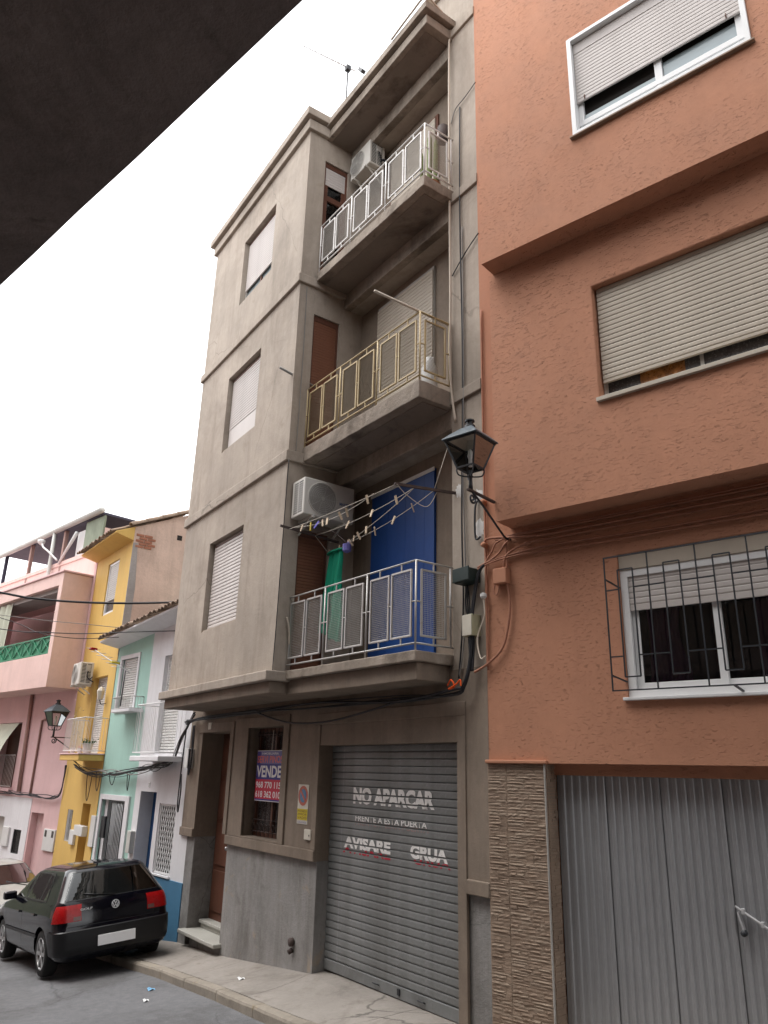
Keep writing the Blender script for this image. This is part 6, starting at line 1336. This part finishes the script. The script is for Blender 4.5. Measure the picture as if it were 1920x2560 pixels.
# poles on the second-floor balcony
def pole(p, q, r, label, mat='hose'):
    mb = MB(); mb.tube([p, q], r, 8); mb.done('drying_pole', M[mat], None, label, 'pole', at=tuple(q), smooth=True)
pole((-6.30, 4.22, 7.64), (-6.27, 5.36, 7.60), .016, 'pale drying pole lying on the right end of the cream railing')
pole((-8.90, 4.35, 7.84), (-8.86, 4.93, 7.70), .019, 'grey drying pole jutting from the left end of the cream railing', 'cable_grey')
# odds and ends on the balconies
mb = MB(); mb.lathe([(.09, 0), (.10, .05), (.10, .42), (.06, .5), (.06, .56)], (-6.55, 5.25, 6.66), 14); mb.done('gas_bottle', M['box_white'], None, 'white bottle-shaped container behind the cream railing', 'container', at=(-6.55, 5.25, 6.66), smooth=True)
t = thing('cactus_pot', 'potted column cactus standing on the top-floor balcony', 'cactus', (-6.55, 5.25, 9.6))
mb = MB(); mb.lathe([(.10, 9.6), (.14, 9.85), (.15, 9.85), (.15, 9.9), (.001, 9.88)], (-6.55, 5.25, 0), 14); mb.done('pot', M['pot'], t)
for dx, dy, h, r in ((-.02, 0, .95, .035), (.08, .03, .80, .032), (-.13, -.05, .68, .02)):
    mb = MB(); mb.lathe([(r, 9.86), (r * 1.1, 9.86 + h * .5), (r, 9.86 + h * .92), (r * .4, 9.86 + h), (.001, 9.86 + h + .01)], (-6.55 + dx, 5.25 + dy, 0), 9); mb.done('stem', M['cactus'], t)
mb = MB(); mb.lathe([(.06, 0), (.08, .02), (.08, .26), (.02, .3), (.001, .3)], (-6.36, 5.32, 10.55), 12); mb.done('wall_lantern', M['iron_brown'], None, 'dark wall lamp on the top-floor balcony side', 'wall lamp', at=(-6.36, 5.32, 10.6), smooth=True)
# aerials on the roof
t = thing('tv_antenna', 'spiky tv antenna on a thin mast above the roof canopy', 'antenna', (-10.24, 6, 13.4))
mb = MB(); mb.tube([(-10.24, 6, 13.2), (-10.20, 6, 15.95)], .018, 6); mb.done('mast', M['iron'], t, smooth=True)
mb = MB(); mb.box(-10.25, -10.15, 5.95, 6.05, 15.88, 16.0); mb.done('clamp', M['iron'], t, bevel=0.01)
a, b = Vector((-10.20, 6.0, 15.97)), Vector((-10.62, 5.05, 16.35)); d = b - a; e = d.normalized().cross(Vector((0, 0, 1))).normalized()
mb = MB(); mb.tube([a - d * .15, b], .012, 6); mb.done('boom', M['steel'], t, smooth=True)
for k in range(9):
    p = a + d * (.08 + .115 * k); mb = MB(); mb.tube([p - e * (.24 - .015 * k), p + e * (.24 - .015 * k)], .006, 5); mb.done('element', M['steel'], t, smooth=True)
t = thing('tv_antenna', 'short mast with a dark amplifier box right of the spiky antenna', 'antenna', (-9.3, 6, 13.4))
mb = MB(); mb.tube([(-9.33, 6, 13.2), (-9.30, 6, 15.55)], .012, 6); mb.tube([(-9.62, 6, 15.2), (-9.3, 6, 15.0)], .01, 5); mb.done('mast', M['steel'], t, smooth=True)
mb = MB(); mb.bar((-9.72, 6, 15.48), (-9.60, 6, 15.30), .09, .07); mb.done('amplifier', M['iron'], t, bevel=0.008)

# ================================================================== CABLES
cable([(-6.13, 4.80, 12.66), (-6.18, 5.28, 12.60), (-6.20, 5.30, 12.1), (-6.21, 5.30, 10.2), (-6.20, 5.30, 8.2), (-6.22, 5.31, 6.9), (-6.12, 5.30, 6.2)], .015, M['hose'], 'pale hose running down the wall edge from the roof canopy', 'hose', 'hose', n=8)
mb = MB(); mb.tube(catmull([(-6.9, 4.78, 12.60), (-6.4, 4.77, 12.62), (-6.11, 4.79, 12.63), (-6.12, 5.0, 12.63), (-6.17, 5.28, 12.61)]), .016, 6); mb.done('cable', M['hose'], None, 'pale cable lying along the roof canopy edge', 'cable', at=(-6.4, 4.8, 12.6), smooth=True)
cable([(-6.02, 5.33, 10.9), (-6.03, 5.32, 9.0), (-6.02, 5.33, 7.0), (-6.05, 5.32, 5.0), (-6.04, 5.32, 4.0), (-6.10, 5.30, 3.25)], .010, M['cable'], 'thin black cable down the grey wall left of the lantern')
cable([(-6.00, 5.33, 8.9), (-5.99, 5.32, 7.0), (-6.02, 5.32, 5.4), (-6.00, 5.32, 4.4), (-6.03, 5.31, 3.6), (-6.11, 5.30, 3.22)], .008, M['cable_grey'], 'thin grey cable down the grey wall beside the black one')
cable([(-6.2, 5.33, 10.75), (-6.1, 5.32, 10.92), (-5.9, 5.32, 10.97), (-5.70, 5.33, 11.06)], .008, M['cable_grey'], 'short grey cable crossing the grey wall high up')
cable([(-6.2, 5.33, 8.28), (-6.0, 5.32, 8.42), (-5.85, 5.32, 8.52), (-5.70, 5.33, 8.62)], .008, M['cable'], 'short black cable crossing the grey wall at second-floor height')
cable([(-5.80, 5.34, 5.15), (-5.82, 5.31, 5.05), (-5.82, 5.31, 4.72), (-5.76, 5.33, 4.72)], .012, M['iron'], 'bent conduit end on the mortar patch beside the lantern', 'conduit', 'conduit')
rr = random.Random(3)
for k in range(5):
    j = lambda q: rr.uniform(-q, q)
    cable([(-13.25, 5.20 + j(.03), 3.05 + j(.05)), (-12.5, 5.26, 3.10 + j(.04)), (-11.0, 5.27 + j(.02), 3.12 + j(.04)), (-9.0, 5.27 + j(.02), 3.13 + j(.04)), (-7.2, 5.26 + j(.02), 3.10 + j(.04)), (-6.1, 5.22 + j(.02), 3.10 + j(.03)), (-5.93, 5.22 + j(.02), 3.16), (-5.86 + j(.02), 5.24, 3.4), (-5.82 + j(.02), 5.25, 3.9), (-5.75 + j(.02), 5.27, 4.28), (-5.66, 5.28, 4.38)], .008 + .004 * (k % 3), M['cable'], 'black cable of the bundle under the first balcony that climbs the corner', group='black cables bundled under the first balcony')
cable([(-10.6, 5.26, 3.10), (-9.6, 5.22, 2.93), (-8.6, 5.22, 2.90), (-7.7, 5.22, 2.98), (-7.0, 5.24, 3.08)], .012, M['cable'], 'sagging black cable loop over the roller door')
for k in range(3): cable([(-5.95, 5.30, 4.22), (-5.96 + .03 * k, 5.28, 4.05), (-5.93 + .02 * k, 5.28, 3.88)], .009, M['cable'], 'short black cable between the green and cream junction boxes', group='cables between the two junction boxes')
for k in range(4): cable([(-5.90 + .025 * k, 5.27, 3.66), (-5.88 + .02 * k, 5.26, 3.5), (-5.86 + .01 * k, 5.25, 3.3)], .012, M['cable'], 'short black cable below the cream junction box', group='cables below the cream junction box')
cable([(-5.68, 5.27, 4.05), (-5.66, 5.27, 3.85), (-5.76, 5.26, 3.62), (-5.72, 5.26, 3.42), (-5.66, 5.27, 3.43)], .008, M['hose'], 'pale looped cable at the corner of the orange house')
mb = MB(); mb.lathe([(.02, 0), (.035, .02), (.035, .05), (.01, .06)], (-5.67, 5.27, 4.02), 8); mb.done('cable_clamp', M['box_white'], None, 'white cable clamp at the corner above the pale loop', 'clamp', at=(-5.67, 5.27, 4.02))
mb = MB(); mb.tube(catmull([(-6.14, 5.18, 3.17), (-6.06, 5.16, 3.22), (-6.02, 5.17, 3.15), (-6.10, 5.16, 3.13), (-5.98, 5.16, 3.17), (-5.93, 5.17, 3.21), (-5.92, 5.17, 3.15)]), .008, 6); mb.done('warning_tape', M['tie_orange'], None, 'bright orange tape knotted on the cables at the balcony corner', 'tape', at=(-6.05, 5.17, 3.17))
# painted cables on the orange wall
for pts, r in (([(-.05, -.06, 4.36), (.1, -.05, 4.41), (.4, -.03, 4.45), (.9, -.03, 4.47), (2.2, -.03, 4.44), (6.5, -.03, 4.42)], .011), ([(-.05, -.06, 4.34), (.15, -.05, 4.40), (.5, -.03, 4.43), (1.3, -.03, 4.41), (6.5, -.03, 4.38)], .009),
               ([(.03, -.04, 4.63), (.12, -.04, 4.66), (.6, -.03, 4.60), (1.3, -.03, 4.585), (6.5, -.03, 4.56)], .012), ([(.02, -.05, 4.38), (.2, -.05, 4.47), (.34, -.04, 4.60), (.7, -.03, 4.64), (6.5, -.03, 4.62)], .010),
               ([(.02, -.05, 4.37), (.12, -.05, 4.5), (.25, -.04, 4.62), (.9, -.03, 4.66), (6.5, -.03, 4.66)], .009), ([(.25, -.04, 4.28), (.3, -.04, 4.45), (.55, -.03, 4.53), (1.1, -.03, 4.54), (6.5, -.03, 4.50)], .009)):
    zr_ = sorted([4.42, 4.38, 4.56, 4.62, 4.66, 4.50], reverse=True).index(pts[-1][2])
    cable(pts, r, M['cable_orange'], ('topmost', 'second highest', 'third highest', 'third lowest', 'second lowest', 'lowest')[zr_] + ' of the orange painted cables along the wall under the overhang', group='painted cables under the overhang', fm=FO)
cable([(.285, -.03, 4.15), (.31, -.03, 4.0), (.30, -.03, 3.8), (.22, -.03, 3.52), (.06, -.04, 3.37), (-.10, -.07, 3.28)], .012, M['cable_orange'], 'orange cable curving down from the painted junction box', fm=FO)
cable([(.29, -.03, 4.31), (.29, -.03, 4.45), (.285, -.03, 4.66)], .012, M['cable_orange'], 'short orange conduit above the painted junction box', fm=FO)
cable([(.16, -.04, 4.18), (.13, -.04, 4.08), (.17, -.04, 4.05), (.21, -.04, 4.15)], .007, M['cable_orange'], 'small orange cable loop under the painted junction box', fm=FO)
for z, lab in ((5.62, 'upper'), (5.08, 'middle'), (4.60, 'lower')):
    mb = MB(FO); mb.lathe([(.02, -.08), (.03, -.07), (.03, -.02), (.015, 0)], (.03, 0, z), 10, 'y'); mb.done('insulator', M['orange_smooth'], None, lab + ' orange painted insulator on the corner strip behind the lantern', 'insulator', at=tuple(FO @ Vector((.03, 0, z))), smooth=True)
cable([(.035, -.015, 7.5), (.03, -.02, 5.6), (.035, -.02, 4.4), (.03, -.02, 3.3)], .010, M['cable_orange'], 'orange cable running down the corner seam beside the lantern', fm=FO)
# street cables crossing on the left
cable([(-16.6, -0.9, 5.75), (-15.45, 2.2, 5.305), (-15.24, 2.8, 5.24), (-14.94, 3.6, 5.238), (-14.58, 4.4, 5.279), (-14.0, 5.3, 5.34)], .022, M['cable'], 'thick black cable spanning the street in front of the pink house')
cable([(-19.5, -0.6, 5.4), (-17.35, 2.6, 4.925), (-16.24, 3.2, 4.788), (-15.8, 3.9, 4.786), (-14.67, 4.5, 4.748), (-13.7, 5.25, 4.74)], .010, M['cable'], 'thin dark cable spanning below the thick one')
cable([(-19.0, -0.6, 6.0), (-17.62, 2.6, 5.2), (-16.83, 3.2, 4.87), (-16.46, 3.6, 4.77), (-16.5, 4.1, 4.797), (-16.2, 4.7, 4.86)], .008, M['cable'], 'thin dark cable running to the mint house eave')
cable([(-17.6, 2.2, 5.25), (-17.09, 3.4, 5.17), (-16.74, 4.1, 5.134), (-16.6, 4.75, 5.124)], .007, M['cable_grey'], 'thin grey cable ending at the tiled eave')
for k in range(9):
    j = lambda q: rr.uniform(-q, q)
    base_ = [(-5.2, 2.33), (-4.46, 2.20), (-3.69, 2.15), (-2.94, 2.17), (-2.08, 2.23), (-1.44, 2.28), (-.98, 2.30), (-.55, 2.36), (-.33, 2.46), (-.1, 2.78), (.1, 3.04), (.26, 3.2)]
    pts = [(u + j(.05), -.09 - abs(j(.05)), z + (j(.075) if u < -.4 else j(.03))) for u, z in base_]
    cable(pts, .006 + .004 * (k % 3), M['cable' if k % 4 else 'cable_grey'], 'black cable in the bundle strung across the white and mint houses' if k % 4 else 'grey cable in the bundle strung across the white and mint houses', group='cables bundled across the white and mint houses', fm=FW)
for k, (u, w_, h) in enumerate(((-3.9, .25, .35), (-3.2, .35, .22), (-2.3, .12, .30), (-4.4, .3, .55))):
    cable([(u, -.1, 2.18), (u + w_ * .2, -.09, 2.18 - h * .8), (u + w_ * .6, -.09, 2.18 - h), (u + w_, -.1, 2.2)], .008, M['cable'], ('loose black cable loop hanging on the yellow house', 'loose black cable loop near the mint house middle', 'small black cable loop at the mint and white seam', 'long black cable loop below the yellow balcony')[k], fm=FW)
for k in range(5):
    j = lambda q: rr.uniform(-q, q)
    cable([(-4.5, -.06, 1.60 + j(.04)), (-3.46, -.08, 1.60 + j(.05)), (-2.9, -.08, 1.60 + j(.05)), (-2.29, -.08, 1.58 + j(.05)), (-1.4, -.08, 1.57 + j(.05)), (-.66, -.08, 1.57 + j(.05)), (-.2, -.08, 1.58 + j(.04)), (.05 + j(.03), -.08, 1.66 + j(.03)), (.16 + j(.04), -.09, 2.0), (.2 + j(.05), -.1, 2.3)], .007 + .003 * (k % 3), M['cable'], 'black cable of the bundle along the pink house wall', group='black cables along the pink house', fm=FP)
for k in range(3):
    cable([(-13.02 + .03 * k, 5.25, 3.0), (-12.98 + .03 * k, 5.24, 2.7), (-12.93, 5.24, 2.4 + .06 * k), (-12.98, 5.23, 2.2 + .05 * k), (-13.04, 5.24, 2.3), (-13.05, 5.24, 2.62)], .012, M['cable'], 'coiled black cable hanging left of the entrance door', group='coiled cables left of the entrance')
cable([(-13.3, 5.24, 3.0), (-13.35, 5.24, 2.2), (-13.38, 5.25, 1.75), (-13.3, 5.24, 1.6), (-13.27, 5.24, 1.9), (-13.32, 5.24, 2.2)], .012, M['cable'], 'black cable loop hanging on the joint of the white house')
cable([(-8.76, 4.53, 6.4), (-8.78, 4.53, 5.4), (-8.80, 4.535, 4.4), (-8.83, 4.54, 3.5)], .006, M['cable'], 'thin dark cable down the oriel corner')
cable([(-8.81, 4.66, 9.3), (-8.81, 4.67, 8.3), (-8.80, 4.66, 7.3), (-8.80, 4.65, 6.5)], .006, M['cable_grey'], 'thin grey cable down the oriel side on the second floor')
mb = MB(FS); mb.tube(catmull([(.12, -.05, 4.2), (.16, -.06, 4.05), (.18, -.05, 3.85)]), .012, 6); mb.done('brush', M['hose'], None, 'pale curved stick hooked on the silver railing', 'stick', at=(-8.8, 4.7, 4.0), smooth=True)
